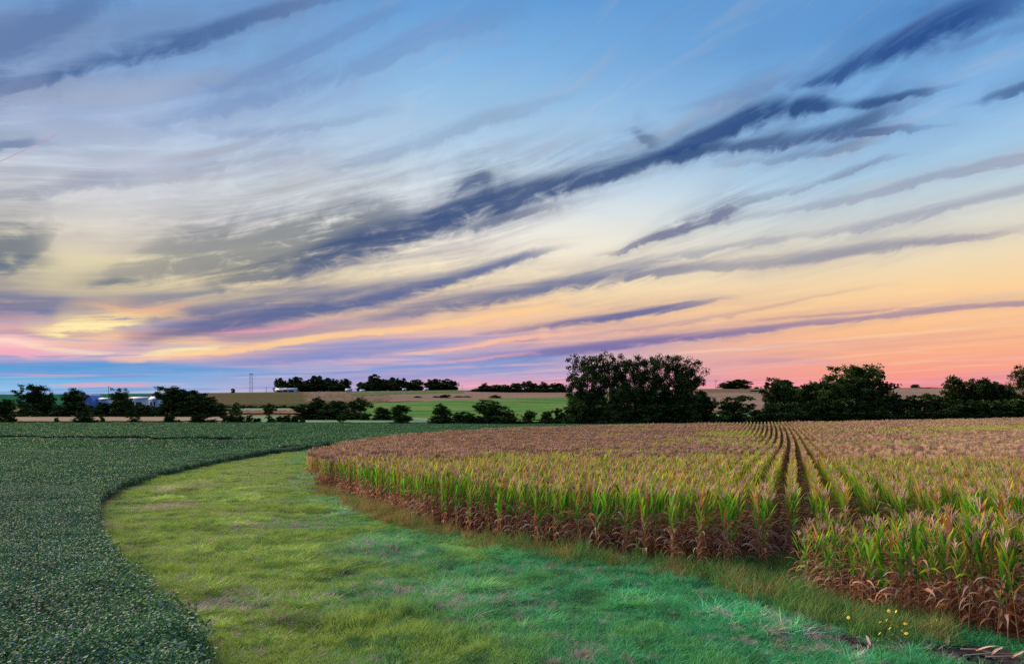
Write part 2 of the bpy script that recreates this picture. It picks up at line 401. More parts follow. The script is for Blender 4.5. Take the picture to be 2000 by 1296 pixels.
# ------------------------------------------------------------------ the lie of the land
SKY_X = np.array([-700, 0, 200, 400, 470, 600, 780, 900, 1000, 1110, 1250, 1400, 1500, 1600, 1750, 1850, 2000, 2700])
SKY_R = np.array([772, 770, 768.5, 767, 766, 764.5, 762.5, 761.5, 763, 764, 761, 758.5, 758.5, 758, 757, 756.5, 755, 750])
def land(x, y):
    x = np.asarray(x, float); y = np.asarray(y, float)
    t = np.clip(y, -1e9, 60.0)
    z = -0.034 * t
    q = np.clip((y - 60.0) / 70.0, 0, 1)
    z = z - 0.034 * 70.0 * (q - q * q / 2)
    z = z + 0.0085 * np.maximum(0, x - 15) * sst(y, 70, 210) * (1 - sst(y, 500, 700))
    u = x / np.maximum(y, 60.0)
    zr = EYE + (HOR - np.interp(1000 + F * u, SKY_X, SKY_R)) / F * 1000.0
    h = np.clip((y - 420.0) / 580.0, 0, 1)
    s = 0.55 * h + 0.45 * h * h * (3 - 2 * h)
    z = z + (zr - z) * s * (y > 420)
    bump = (vnoise(x / 90 + 5, y / 70) - 0.5) * 2.6 + (vnoise(x / 33, y / 40 + 9) - 0.5) * 0.4
    z = z + bump * sst(y, 430, 620) * (1 - sst(y, 900, 1000))
    z = z - np.maximum(0, y - 1000) * 0.03
    r = np.hypot(x, y)
    z = z + (vnoise(x / 6, y / 6) - 0.5) * 0.10 * (1 - sst(r, 60, 120))
    return z
def hit(px, py, off=0.0, y0=4.0, y1=1400.0):
    """where the sight line through a photo pixel meets the land raised by off"""
    u, v = (px - 1000.0) / F, (HOR - py) / F
    ys = np.geomspace(y0, y1, 600)
    d = EYE + v * ys - (land(u * ys, ys) + off)
    k = int(np.argmax(d <= 0))
    if d[k] > 0: return u * y1, y1
    if k == 0: return u * y0, y0
    y = ys[k - 1] + (ys[k] - ys[k - 1]) * d[k - 1] / (d[k - 1] - d[k])
    return float(u * y), float(y)
def hits(px, py):
    u, v = (np.asarray(px, float) - 1000.0) / F, (HOR - np.asarray(py, float)) / F
    ys = np.geomspace(120.0, 1010.0, 420)
    d = EYE + v[:, None] * ys[None] - land(u[:, None] * ys[None], np.broadcast_to(ys[None], (len(u), len(ys))))
    neg = d <= 0
    k = np.where(neg.any(1), neg.argmax(1), len(ys) - 1)
    k = np.maximum(k, 1)
    i = np.arange(len(u))
    t = np.clip(d[i, k - 1] / np.maximum(d[i, k - 1] - d[i, k], 1e-6), 0, 1)
    y = ys[k - 1] + (ys[k] - ys[k - 1]) * t
    return u * y, y
def inside(x, y, poly):
    x = np.asarray(x, float); y = np.asarray(y, float)
    r = np.zeros(x.shape, bool)
    n = len(poly)
    for i in range(n):
        (xa, ya), (xb, yb) = poly[i], poly[(i + 1) % n]
        if ya == yb: continue
        c = ((ya > y) != (yb > y)) & (x < (xb - xa) * (y - ya) / (yb - ya) + xa)
        r ^= c
    return r
def dist_poly(x, y, line):
    d = np.full(np.shape(x), 1e9)
    for (xa, ya), (xb, yb) in zip(line[:-1], line[1:]):
        ex, ey = xb - xa, yb - ya
        L = ex * ex + ey * ey
        t = np.clip(((x - xa) * ex + (y - ya) * ey) / L, 0, 1)
        d = np.minimum(d, np.hypot(x - xa - t * ex, y - ya - t * ey))
    return d

# ================================================================== materials
def material(name):
    m = bpy.data.materials.new(name)
    m.use_nodes = True
    nt = m.node_tree
    q = G(nt)
    bs = nt.nodes['Principled BSDF']
    return m, q, bs
def position(q):
    return q.n('ShaderNodeNewGeometry').outputs['Position']
def objrand(q):
    return q.n('ShaderNodeObjectInfo').outputs['Random']
def plain(name, col, rough=0.7, var=0.25, scale=3.0, metal=0.0):
    m, q, bs = material(name)
    n = q.noise(position(q), scale, 4)
    f = q.mr(n, 0.3, 0.7, 1 - var, 1 + var)
    q.link(q.mix(1.0, col, q.xyz(f, f, f), 'MULTIPLY'), bs.inputs['Base Color'])
    bs.inputs['Roughness'].default_value = rough
    bs.inputs['Metallic'].default_value = metal
    if rough > 0.85: bs.inputs['Specular IOR Level'].default_value = 0.0
    return m
def leafmat(name, tint=None, var=0.3, rough=0.6, spec=0.25, trans=0.0, patchy=0.0):
    """colour attribute of the blade, varied per plant"""
    m, q, bs = material(name)
    at = q.n('ShaderNodeAttribute', attribute_name='Col')
    r = objrand(q)
    f = q.mr(r, 0, 1, 1 - var, 1 + var)
    c = q.mix(1.0, at.outputs['Color'], q.xyz(f, f, f), 'MULTIPLY')
    if patchy:
        p = position(q)
        f = q.mr(q.noise(p, 0.16, 4, 0.6), 0.3, 0.7, 1 - patchy, 1 + patchy)
        c = q.mix(1.0, c, q.xyz(q.m('MULTIPLY', f, f), f, 1.0), 'MULTIPLY')
    if tint:
        c = q.mix(q.mr(q.m('FRACT', q.m('MULTIPLY', r, 7.31)), 0.55, 1.0, 0.0, tint[0]), c, tint[1])
    q.link(c, bs.inputs['Base Color'])
    bs.inputs['Roughness'].default_value = rough
    bs.inputs['Specular IOR Level'].default_value = spec
    if trans:
        tr = q.n('ShaderNodeBsdfTranslucent')
        q.link(c, tr.inputs[0])
        mx = q.n('ShaderNodeMixShader')
        mx.inputs[0].default_value = trans
        q.link(bs.outputs[0], mx.inputs[1]); q.link(tr.outputs[0], mx.inputs[2])
        q.link(mx.outputs[0], q.nt.nodes['Material Output'].inputs[0])
    return m

GRASS_Y, GRASS_G, GRASS_D, GRASS_B = (0.37, 0.51, 0.10), (0.10, 0.46, 0.17), (0.085, 0.24, 0.08), (0.54, 0.42, 0.35)
def grass_colour(q):
    """yellower on the bean side, lush green on the corn side, dead patches between"""
    p = position(q)
    sp = q.n('ShaderNodeSeparateXYZ'); q.link(p, sp.inputs[0])
    x, y = sp.outputs[0], sp.outputs[1]
    n1 = q.noise(p, 0.22, 3)
    n2 = q.noise(p, 1.3, 5, 0.68)
    n3 = q.noise(p, 2.6, 3, 0.6)
    s = q.m('ADD', q.m('MULTIPLY', q.m('ADD', x, 1.2), 0.945), q.m('MULTIPLY', q.m('SUBTRACT', y, 14.1), 0.325))
    s = q.m('ADD', s, q.m('MULTIPLY', q.m('SUBTRACT', n1, 0.5), 22.0))
    s = q.m('ADD', s, q.m('MULTIPLY', q.m('SUBTRACT', n2, 0.5), 9.0))
    c = q.mix(q.mr(s, -5.0, 4.5, smooth=True), GRASS_Y, GRASS_G)
    c = q.mix(q.mr(n2, 0.50, 0.64, 0, 0.8, smooth=True), c, GRASS_D)
    w = q.m('ADD', q.m('MULTIPLY', n3, 0.5), q.m('MULTIPLY', n1, 0.5))
    c = q.mix(q.mr(w, 0.52, 0.61, 0, 0.8, smooth=True), c, GRASS_B)
    return c

M = {}
# ground: grass sod on brown earth, paler pasture beyond
m, q, bs = material('ground')
p = position(q)
sp = q.n('ShaderNodeSeparateXYZ'); q.link(p, sp.inputs[0])
c = q.mix(0.45, grass_colour(q), (0.07, 0.06, 0.035))
far = q.mix(q.noise(p, 0.02, 4), (0.10, 0.25, 0.08), (0.22, 0.28, 0.11))
c = q.mix(q.mr(sp.outputs[1], 150, 230), c, far)
q.link(c, bs.inputs['Base Color'])
bs.inputs['Roughness'].default_value = 0.95
bs.inputs['Specular IOR Level'].default_value = 0.0
bp = q.n('ShaderNodeBump'); bp.inputs['Strength'].default_value = 0.6; bp.inputs['Distance'].default_value = 0.05
q.link(q.noise(p, 9.0, 5), bp.inputs['Height']); q.link(bp.outputs[0], bs.inputs['Normal'])
M['ground'] = m
def field_mat(name, a, b, sc=(0.01, 0.05), rows=0.0, ang=0.0):
    m, q, bs = material(name)
    p = position(q)
    mp = q.n('ShaderNodeMapping'); q.link(p, mp.inputs[0])
    mp.inputs['Rotation'].default_value = (0, 0, ang)
    mp.inputs['Scale'].default_value = (sc[0], sc[1], 0.02)
    n = q.noise(mp.outputs[0], 1.0, 5, 0.6)
    n2 = q.noise(p, 0.25, 4, 0.6)
    c = q.mix(q.mr(n, 0.36, 0.64, smooth=True), a, b)
    f = q.mr(n2, 0.25, 0.75, 0.70, 1.15)
    q.link(q.mix(1.0, c, q.xyz(f, f, f), 'MULTIPLY'), bs.inputs['Base Color'])
    bs.inputs['Roughness'].default_value = 0.95
    bs.inputs['Specular IOR Level'].default_value = 0.0
    return m
M['hills'] = field_mat('hills', (0.22, 0.15, 0.105), (0.13, 0.17, 0.07), (0.006, 0.02))
M['soil'] = plain('soil', (0.13, 0.055, 0.035), 0.95, 0.4, 5.0)
M['dark_soil'] = plain('dark_soil', (0.055, 0.045, 0.05), 0.95, 0.5, 7.0)

# ================================================================== ground and hills
def polar(name, r0, r1, nr, mat, label):
    a = np.concatenate([np.arange(-180, -64, 6.0), np.arange(-64, 64.01, 0.5), np.arange(70, 180, 6.0)])
    rr = np.geomspace(r0, r1, nr)
    A, RR = np.meshgrid(np.radians(a), rr)
    x, y = RR * np.sin(A), RR * np.cos(A)
    v = np.stack([x, y, land(x, y)], -1).reshape(-1, 3)
    na = len(a)
    i, j = np.meshgrid(np.arange(nr - 1), np.arange(na), indexing='ij')
    j2 = (j + 1) % na
    f = np.stack([i * na + j, i * na + j2, (i + 1) * na + j2, (i + 1) * na + j], -1).reshape(-1, 4)[:, ::-1]
    if r0 < 1:
        k = len(v)
        v = np.concatenate([v, [[0, 0, land(0, 0)]]])
        f = np.concatenate([f, np.stack([np.full(na, k), np.arange(na), (np.arange(na) + 1) % na, np.full(na, k)], -1)[:, :4]])
        fl = [tuple(t) for t in f.tolist() if len(set(t)) == 4] + [tuple(t[:3]) for t in f.tolist() if len(set(t)) < 4]
        me = mesh(name, v, fl, mat, smooth=True)
    else:
        me = mesh(name, v, f, mat, smooth=True)
    return tag(obj(name, me), label, 'ground', kind='structure')
polar('ground', 0.5, 470, 170, M['ground'], 'level farmland ground running out under the fields')
polar('hills', 470, 9000, 170, M['hills'], 'low rolling hills of stubble and pasture along the horizon')

def strip(name, x0, x1, top, bot, mat, label, nx=70, ny=22, off=0.45):
    """a field lying on the land: its far edge (top) and near edge (bot) as photo rows at even steps of x"""
    xs = np.linspace(x0, x1, nx)
    tp = np.interp(xs, np.linspace(x0, x1, len(top)), top)
    bt = np.interp(xs, np.linspace(x0, x1, len(bot)), bot)
    K, I = np.meshgrid(np.linspace(0, 1, ny), np.arange(nx), indexing='ij')
    px = xs[I]
    jag = 0.9 * (vnoise(px / 9.0 + x0, K * 3) - 0.5) + 0.6 * (vnoise(px / 2.7, K * 5 + 7) - 0.5)
    py = bt[I] + (tp - bt)[I] * K + jag
    px = px + (vnoise(K * 7 + x0, px * 0) - 0.5) * 14 + K * (6 if x0 % 20 else -8)
    X, Y = hits(px.ravel(), py.ravel())
    v = np.column_stack([X, Y, land(X, Y) + off])
    f = np.array([[k * nx + i, k * nx + i + 1, (k + 1) * nx + i + 1, (k + 1) * nx + i] for k in range(ny - 1) for i in range(nx - 1)])
    return tag(obj(name, mesh(name, v, f, mat, smooth=True)), label, 'field', kind='structure')
tan = field_mat('stubble', (0.42, 0.31, 0.22), (0.34, 0.26, 0.18), (0.004, 0.03))
mauve = field_mat('dry_crop', (0.36, 0.235, 0.175), (0.27, 0.185, 0.14), (0.004, 0.03))
brown = field_mat('brown_slope', (0.19, 0.095, 0.07), (0.10, 0.13, 0.05), (0.005, 0.035))
green = field_mat('pasture', (0.07, 0.22, 0.05), (0.20, 0.28, 0.09), (0.008, 0.04))
teal = field_mat('hay', (0.025, 0.13, 0.085), (0.04, 0.14, 0.055), (0.006, 0.03))
pale = field_mat('pale_grass', (0.20, 0.34, 0.20), (0.26, 0.33, 0.16), (0.006, 0.04))
strip('stubble_field', -260, 470, [813, 813.5, 814], [824, 824, 823], tan, 'pale tan stubble strip behind the bushes at the bean field')
strip('hay_field', -260, 330, [770.8, 770, 769.5], [797, 797, 796], teal, 'dark teal green slope behind the farmstead trees')
strip('brown_field', 330, 760, [768.8, 767.2, 765.5], [791, 791, 787], brown, 'brown slope below the tall mast')
strip('pale_field', 440, 640, [796, 796.5, 797], [803, 803, 803], pale, 'narrow pale green strip across the valley', off=0.65)
strip('pink_field', 440, 600, [804, 804, 804], [808.5, 808.5, 809], field_mat('red_stubble', (0.34, 0.16, 0.12), (0.28, 0.17, 0.11)), 'narrow reddish strip across the valley', off=0.8)
strip('grass_field', 440, 860, [811, 816, 815], [826, 828, 829], pale, 'pale grass meadow behind the bush line')
strip('stubble_slope', 600, 1120, [766, 764.5, 767], [786, 783, 777], mauve, 'mauve brown stubble slope under the far groves')
strip('far_meadow', 690, 900, [767, 764.5, 764], [773, 770, 768.5], field_mat('far_meadow', (0.10, 0.20, 0.07), (0.17, 0.2, 0.09)), 'thin green meadow just below the far groves', off=0.7)
strip('pasture', 705, 1140, [788, 783, 778.5, 776], [812, 818, 820, 822], green, 'bright green pasture slope left of the tall cottonwoods', off=0.6)
strip('dry_crop_slope', 1330, 1520, [768, 767, 771], [802, 803, 806], mauve, 'dusty mauve slope beside the cottonwood grove')
strip('dry_crop_ridge', 1700, 1960, [758.5, 758, 757.5], [785, 786, 786], mauve, 'dusty mauve ridge behind the broad crowned tree')
strip('teal_meadow', 1420, 1720, [806, 806, 806], [826, 825, 824], field_mat('teal_meadow', (0.10, 0.33, 0.24), (0.2, 0.36, 0.27)), 'pale teal meadow glimpsed between the trees')

# ================================================================== field outlines (ground plan)
corn_front = [hit(*q) for q in [(600, 946), (620, 955), (660, 970), (710, 988), (770, 1010), (840, 1034), (950, 1057), (1050, 1076), (1150, 1090), (1270, 1102), (1390, 1124), (1450, 1126), (1510, 1120), (1565, 1108)]]
corn_back = [hit(px, py, 2.3) for px, py in [(2300, 808), (2000, 815.5), (1750, 820.5), (1500, 824.5), (1200, 829), (1000, 834.5), (900, 840.5), (820, 846), (750, 853), (690, 861), (650, 869), (615, 880), (602, 893)]]
corn_poly = corn_front + [(11.6, 22.9), (18.5, 17.4), (30, 8)] + [(310, 190)] + corn_back
hd = np.array([0.625, -0.78]); hn = np.array([0.78, 0.625])
H0 = np.array(hit(1590, 1174))
soy_edge = [hit(*q) for q in [(430, 1330), (392, 1296), (330, 1240), (262, 1175), (216, 1115), (186, 1062), (176, 1020), (190, 986), (238, 956), (318, 930), (415, 907), (510, 890), (585, 880), (630, 874)]]
soy_edge[0] = (soy_edge[1][0] + 0.9, soy_edge[1][1] - 2.6)
soy_edge = [(soy_edge[0][0] + 2.2, soy_edge[0][1] - 5.0)] + soy_edge
corn_left = [p for p in reversed(corn_back) if p[1] > soy_edge[-1][1]]
soy_poly = soy_edge + corn_left + [(330, 262), (-330, 262), (-330, 2), (-12, 2)]

# ---- corn soil (cells of earth under the rows)
def cells(name, poly, x0, x1, y0, y1, st, mat, off, label, extra=None):
    X, Y = np.meshgrid(np.arange(x0, x1, st), np.arange(y0, y1, st))
    ok = inside(X + st / 2, Y + st / 2, poly)
    if extra is not None: ok |= extra(X + st / 2, Y + st / 2)
    xs, ys = X[ok], Y[ok]
    v = np.stack([np.stack([xs + a * st, ys + b * st], -1) for a, b in ((0, 0), (1, 0), (1, 1), (0, 1))], 1).reshape(-1, 2)
    key, inv = np.unique(np.round(v / st).astype(int), axis=0, return_inverse=True)
    vv = key * st
    z = land(vv[:, 0], vv[:, 1]) + off
    f = inv.reshape(-1, 4)
    return tag(obj(name, mesh(name, np.column_stack([vv, z]), f, mat, smooth=True)), label, 'soil', kind='structure')
def head_in(x, y):
    s = (x - H0[0]) * hd[0] + (y - H0[1]) * hd[1]
    t = (x - H0[0]) * hn[0] + (y - H0[1]) * hn[1]
    return (s > -1.0) & (s < 9) & (t > -0.1) & (t < 5.2)
gap_poly = [tuple(H0), (6.8, 19.2), (8.0, 22.0), (12.4, 23.2), (18, 19), (14, 13)]
cells('corn_field_soil', corn_poly, -40, 330, 8, 300, 0.8, M['soil'], 0.025, 'bare brown soil between the corn rows', lambda x, y: head_in(x, y) | inside(x, y, gap_poly))
cells('bean_field_soil', soy_poly, -330, 330, 2, 262, 1.2, M['dark_soil'], 0.02, 'dark soil under the soybean rows')

# ================================================================== instancing for what nobody can count
def scatter(name, pts, rz, sc, vi, variants, label, cat, tilt=None):
    col = bpy.data.collections.new(name + '_kinds')
    for i, me in enumerate(variants):
        col.objects.link(bpy.data.objects.new(f'{name}_{i:02d}', me))
    me = bpy.data.meshes.new(name)
    me.vertices.add(len(pts)); me.vertices.foreach_set('co', np.asarray(pts, np.float32).ravel())
    for nm, ty, data in (('rz', 'FLOAT', rz), ('vi', 'INT', vi)):
        a = me.attributes.new(nm, ty, 'POINT')
        a.data.foreach_set('value', np.asarray(data, np.float32 if ty == 'FLOAT' else np.int32))
    a = me.attributes.new('sc', 'FLOAT_VECTOR', 'POINT')
    a.data.foreach_set('vector', np.asarray(sc, np.float32).ravel())
    o = obj(name, me)
    ng = bpy.data.node_groups.new(name + '_scatter', 'GeometryNodeTree')
    ng.interface.new_socket('Geometry', in_out='INPUT', socket_type='NodeSocketGeometry')
    ng.interface.new_socket('Geometry', in_out='OUTPUT', socket_type='NodeSocketGeometry')
    N, L = ng.nodes, ng.links
    gi, go = N.new('NodeGroupInput'), N.new('NodeGroupOutput')
    m2p = N.new('GeometryNodeMeshToPoints')
    iop = N.new('GeometryNodeInstanceOnPoints')
    ci = N.new('GeometryNodeCollectionInfo')
    ci.inputs['Collection'].default_value = col
    ci.inputs['Separate Children'].default_value = True
    ci.inputs['Reset Children'].default_value = True
    def attr(nm, ty):
        n = N.new('GeometryNodeInputNamedAttribute'); n.data_type = ty
        n.inputs['Name'].default_value = nm
        return n.outputs['Attribute']
    cxyz = N.new('ShaderNodeCombineXYZ')
    L.new(attr('rz', 'FLOAT'), cxyz.inputs[2])
    L.new(gi.outputs[0], m2p.inputs[0])
    L.new(m2p.outputs[0], iop.inputs['Points'])
    L.new(ci.outputs[0], iop.inputs['Instance'])
    iop.inputs['Pick Instance'].default_value = True
    L.new(attr('vi', 'INT'), iop.inputs['Instance Index'])
    L.new(cxyz.outputs[0], iop.inputs['Rotation'])
    L.new(attr('sc', 'FLOAT_VECTOR'), iop.inputs['Scale'])
    L.new(iop.outputs[0], go.inputs[0])
    md = o.modifiers.new('scatter', 'NODES')
    md.node_group = ng
    return tag(o, label, cat, kind='stuff')

# ================================================================== corn
M['corn'] = leafmat('corn_blade', (0.35, (0.55, 0.30, 0.15)), 0.25, 0.6, 0.12, 0.35)
GR0, GR1, YE, OR = np.array((0.06, 0.26, 0.03)), np.array((0.19, 0.46, 0.03)), np.array((0.90, 0.62, 0.03)), np.array((0.74, 0.29, 0.05))
DRY, RED, PALE = np.array((0.56, 0.31, 0.19)), np.array((0.44, 0.12, 0.06)), np.array((0.72, 0.55, 0.46))
TAS = np.array((0.68, 0.46, 0.40))

def ribbon(pts, wid, side, fold, cols):
    """leaf blade with a folded midrib: pts (n,3) along, wid (n,), side (n,3)"""
    n = len(pts)
    up = np.array([0, 0, 1.0])
    v = np.zeros((n, 3, 3))
    v[:, 1] = pts
    v[:, 0] = pts - side * wid[:, None] + up * (fold * wid)[:, None]
    v[:, 2] = pts + side * wid[:, None] + up * (fold * wid)[:, None]
    f = []
    for i in range(n - 1):
        a, b = i * 3, (i + 1) * 3
        f += [[a, a + 1, b + 1, b], [a + 1, a + 2, b + 2, b + 1]]
    return v.reshape(-1, 3), np.array(f), np.repeat(cols, 3, axis=0)

def corn_leaf(r, z0, phi, L, w, a0, droop, ca, cb, cc, seg=5, twist=0.0):
    t = np.linspace(0, 1, seg + 1)
    ang = a0 + droop * t ** 1.6                         # angle from the vertical
    dl = L / seg
    rad = np.concatenate([[0], np.cumsum(np.sin((ang[1:] + ang[:-1]) / 2)) * dl]) + 0.012
    zz = np.concatenate([[0], np.cumsum(np.cos((ang[1:] + ang[:-1]) / 2)) * dl]) + z0
    wig = (r.random(seg + 1) - 0.5) * 0.05 * t
    d = np.array([math.cos(phi), math.sin(phi), 0]); sd_ = np.array([-math.sin(phi), math.cos(phi), 0])
    pts = rad[:, None] * d + zz[:, None] * np.array([0, 0, 1.0]) + wig[:, None] * sd_
    wid = w * np.clip(np.minimum(0.55 + 2.2 * t, (1.02 - t) * 1.9), 0.03, 1)
    tw = twist * t
    side = sd_[None] * np.cos(tw)[:, None] + np.array([0, 0, 1.0]) * np.sin(tw)[:, None] + d[None] * 0.0
    k = t[:, None]
    cols = np.where(k < 0.55, ca + (cb - ca) * (k / 0.55), cb + (cc - cb) * ((k - 0.55) / 0.45))
    return ribbon(pts, wid, side, 0.25, cols)

def tube(pts, rads, cols, sides=5):
    n = len(pts)
    v, f = [], []
    pts = np.asarray(pts, float)
    for i in range(n):
        dr = pts[min(i + 1, n - 1)] - pts[max(i - 1, 0)]
        dr /= max(np.linalg.norm(dr), 1e-6)
        a = np.cross(dr, [0.3, 0.9, 0.1]); a /= np.linalg.norm(a)
        b = np.cross(dr, a)
        for k in range(sides):
            th = 2 * math.pi * k / sides
            v.append(pts[i] + (a * math.cos(th) + b * math.sin(th)) * rads[i])
    for i in range(n - 1):
        for k in range(sides):
            k2 = (k + 1) % sides
            f.append([i * sides + k, i * sides + k2, (i + 1) * sides + k2, (i + 1) * sides + k])
    return np.array(v), np.array(f), np.repeat(np.asarray(cols, float).reshape(-1, 3) if np.ndim(cols) > 1 else np.tile(cols, (n, 1)), sides, axis=0)

def corn_plant(seed, seg=5, green=0.6):
    """parts of a 2.3 m plant: stalk, leaves, tassel, ear"""
    r = np.random.default_rng(seed)
    H = 1.98 + r.random() * 0.12
    lean = (r.random(2) - 0.5) * 0.12
    zs = np.linspace(0, H, 4)
    sp_ = np.column_stack([lean[0] * (zs / H) ** 2, lean[1] * (zs / H) ** 2, zs])
    stalk = tube(sp_, np.array([0.016, 0.014, 0.011, 0.006]), np.array([DRY * 0.8, DRY * 0.9, GR1 * 0.7 + DRY * 0.3, GR1 * 0.6 + DRY * 0.4]), 5)
    leaves = []
    n = 13
    ph0 = r.random() * 6.28
    dead_to = 0.22 + 0.32 * r.random()
    for i in range(n):
        q = i / (n - 1)
        z0 = 0.28 + 1.62 * q
        phi = ph0 + (i % 2) * math.pi + (r.random() - 0.5) * 0.9
        w = 0.042 + 0.016 * r.random()
        if q < dead_to or (q < 0.6 and r.random() < 0.15):                                     # dead leaves hanging from the lower stalk
            ca = DRY * (0.6 + 0.5 * r.random()) if r.random() < 0.6 else RED * (0.8 + 0.6 * r.random())
            cc = PALE * (0.6 + 0.5 * r.random()) if r.random() < 0.55 else RED * (0.8 + 0.5 * r.random())
            lf = corn_leaf(r, z0, phi, 0.55 + 0.35 * r.random(), w * 0.75, 0.5 + 0.4 * r.random(), 2.0 + 0.5 * r.random(), ca, (ca + cc) / 2, cc, seg, (r.random() - 0.5) * 3)
        elif q < dead_to + 0.2:
            gk = r.random() < green
            ca = GR0 if gk else DRY
            cb = GR1 * (0.7 + 0.5 * r.random()) if gk else RED * 1.2
            cc = YE * 0.7 if r.random() < 0.4 else DRY
            lf = corn_leaf(r, z0, phi, 0.62 + 0.2 * r.random(), w, 0.40 + 0.2 * r.random(), 1.4 + 0.8 * r.random(), ca, cb, cc, seg, (r.random() - 0.5) * 1.6)
        else:                                            # upper leaves held up, tips turning yellow
            gk = r.random()
            ca, cb = GR0 * (0.8 + 0.5 * r.random()), GR1 * (0.75 + 0.55 * r.random())
            cc = YE * (0.7 + 0.5 * r.random()) if gk < 0.68 else (OR if gk < 0.85 else GR1)
            if r.random() > green + 0.25: cb = OR * 0.8; ca = DRY * 0.8
            lf = corn_leaf(r, z0, phi, 0.55 + 0.22 * r.random(), w * 0.95, 0.12 + 0.18 * r.random(), 0.25 + 0.6 * r.random(), ca, cb, cc, seg, (r.random() - 0.5) * 0.8)
        leaves.append(lf)
    tp = []
    tcol = TAS * (0.8 + 0.4 * r.random())
    for k in range(8):
        a = r.random() * 6.28; sp2 = 0.0 if k == 0 else 0.06 + 0.12 * r.random(); h = 0.36 if k == 0 else 0.2 + 0.13 * r.random()
        d = np.array([math.cos(a), math.sin(a), 0])
        b = np.array([lean[0], lean[1], H - 0.02 + (0.1 * r.random() if k else 0)])
        pts = np.array([b, b + d * sp2 * 0.6 + [0, 0, h * 0.6], b + d * sp2 * 1.25 + [0, 0, h * (1.0 if k == 0 else 0.92)]])
        tp.append(tube(pts, np.array([0.008, 0.011, 0.005]), np.array([tcol * 0.8, tcol, tcol * 1.1]), 3))
    a = ph0 + math.pi / 2
    d = np.array([math.cos(a), math.sin(a), 0])
    e0 = np.array([lean[0] * 0.2, lean[1] * 0.2, 0.98]) + d * 0.015
    ear = tube(np.array([e0, e0 + d * 0.05 + [0, 0, 0.05], e0 + d * 0.12 + [0, 0, 0.13], e0 + d * 0.19 + [0, 0, 0.17]]), np.array([0.012, 0.03, 0.028, 0.006]), np.array([DRY, PALE * 0.9, PALE * 0.8, RED]), 6)
    return dict(stalk=stalk, leaf=leaves, tassel=join(tp), ear=ear)

NV = 14
plants = [corn_plant(100 + i, 5, 0.35 + 0.5 * ((i * 5) % NV) / NV) for i in range(NV)]
part_me, whole_me = [], []
for P in plants:
    part_me.append(dict(
        stalk=mesh('corn_stalk', *P['stalk'][:2], M['corn'], P['stalk'][2]),
        leaf=[mesh('corn_leaf', l[0], l[1], M['corn'], l[2]) for l in P['leaf']],
        tassel=mesh('corn_tassel', *P['tassel'][:2], M['corn'], P['tassel'][2]),
        ear=mesh('corn_ear', *P['ear'][:2], M['corn'], P['ear'][2])))
    jl = join(P['leaf'])
    part_me[-1]['leaves'] = mesh('corn_leaves', jl[0], jl[1], M['corn'], jl[2])
    j = join([P['stalk'], P['tassel'], P['ear']] + P['leaf'])
    whole_me.append(mesh('corn', j[0], j[1], M['corn'], j[2]))
# a metre and a half of one distant row
def corn_row(seed, gr=False):
    r = np.random.default_rng(seed)
    parts = []
    for k in range(7):
        P = corn_plant(seed * 31 + k, 2, 0.9 if gr else 0.2 + 0.4 * r.random())
        off = np.array([(r.random() - 0.5) * 0.08, -0.75 + 1.5 * (k + 0.5) / 7, 0])
        sc_ = np.array([0.72, 1.35, 0.94 + 0.12 * r.random()])
        tz = np.array([0.95, 2.4, 1.05])
        ts = P['tassel']
        c0 = np.array([ts[0][:, 0].mean(), ts[0][:, 1].mean(), 0])
        if not gr or r.random() < 0.3: parts.append(((ts[0] - c0) * tz + c0 + off, ts[1], ts[2]))
        for l in P['leaf'][4:]:
            k_ = (0.0 if gr else (0.6 if r.random() < 0.6 else 0.15)) * sst(l[0][:, 2], 1.55, 2.05)[:, None]
            parts.append((l[0] * sc_ + off, l[1], l[2] * (1 - k_) + TAS * 0.85 * k_))
    j = join(parts)
    return mesh('corn_row', j[0], j[1], M['corn'], j[2])
row_me = [corn_row(500 + i) for i in range(8)] + [corn_row(600 + i, True) for i in range(3)]

def row_x(c, y):
    q = np.maximum(0, y - 60)
    return c + 0.416 * y - 0.00022 * q * q
SLOPE = 0.416
# every plant of the near field and the end rows
px_, py_, prow = [], [], []
NEAR = 46.0
dyp = 0.175 / math.hypot(1, SLOPE)
for c in np.arange(-50, 30, 0.94):
    y = np.arange(10, NEAR, dyp) + rng.random() * dyp
    x = row_x(c, y)
    ok = inside(x, y - 0.5 * rng.random(), corn_poly) & (x / y < 0.86)
    px_.append(x[ok]); py_.append(y[ok]); prow.append(np.zeros(ok.sum()))
for k in range(6):
    s = np.arange(-1.6, 8.5, 0.17) + rng.random() * 0.1
    st = (-0.3, -0.8, -1.2, -1.5, -1.6, -1.6)[k]
    s = s[s > st]
    x = H0[0] + hd[0] * s + hn[0] * k * 0.76; y = H0[1] + hd[1] * s + hn[1] * k * 0.76
    ok = (x / y < 0.86) & (y > 8)
    px_.append(x[ok]); py_.append(y[ok]); prow.append(np.maximum(1.0 + s[ok], 0.2))
cx_, cy_, ck = np.concatenate(px_), np.concatenate(py_), np.concatenate(prow)
n = len(cx_)
cx_ = cx_ + rng.normal(0, 0.035, n); cy_ = cy_ + rng.normal(0, 0.04, n)
keep = rng.random(n) > 0.06
cx_, cy_, ck = cx_[keep], cy_[keep], ck[keep]
n = len(cx_)
hs = 0.93 + 0.14 * rng.random(n) + 0.10 * (vnoise(cx_ / 3, cy_ / 3) - 0.5)
hs = np.where(ck > 0, hs * (0.72 + 0.26 * np.clip((ck - 1) / 2.6, 0, 1)), hs)
hs *= np.where(rng.random(n) < 0.10, 0.75 + 0.2 * rng.random(n), 1.0)
hs = np.where(ck > 0, hs * (0.84 + 0.28 * rng.random(n)) , hs)
hw = hs * np.where(ck > 0, 0.95, 0.80)
cv_ = rng.integers(0, NV, n)
crz = rng.random(n) * 6.283
cz = land(cx_, cy_) + 0.01
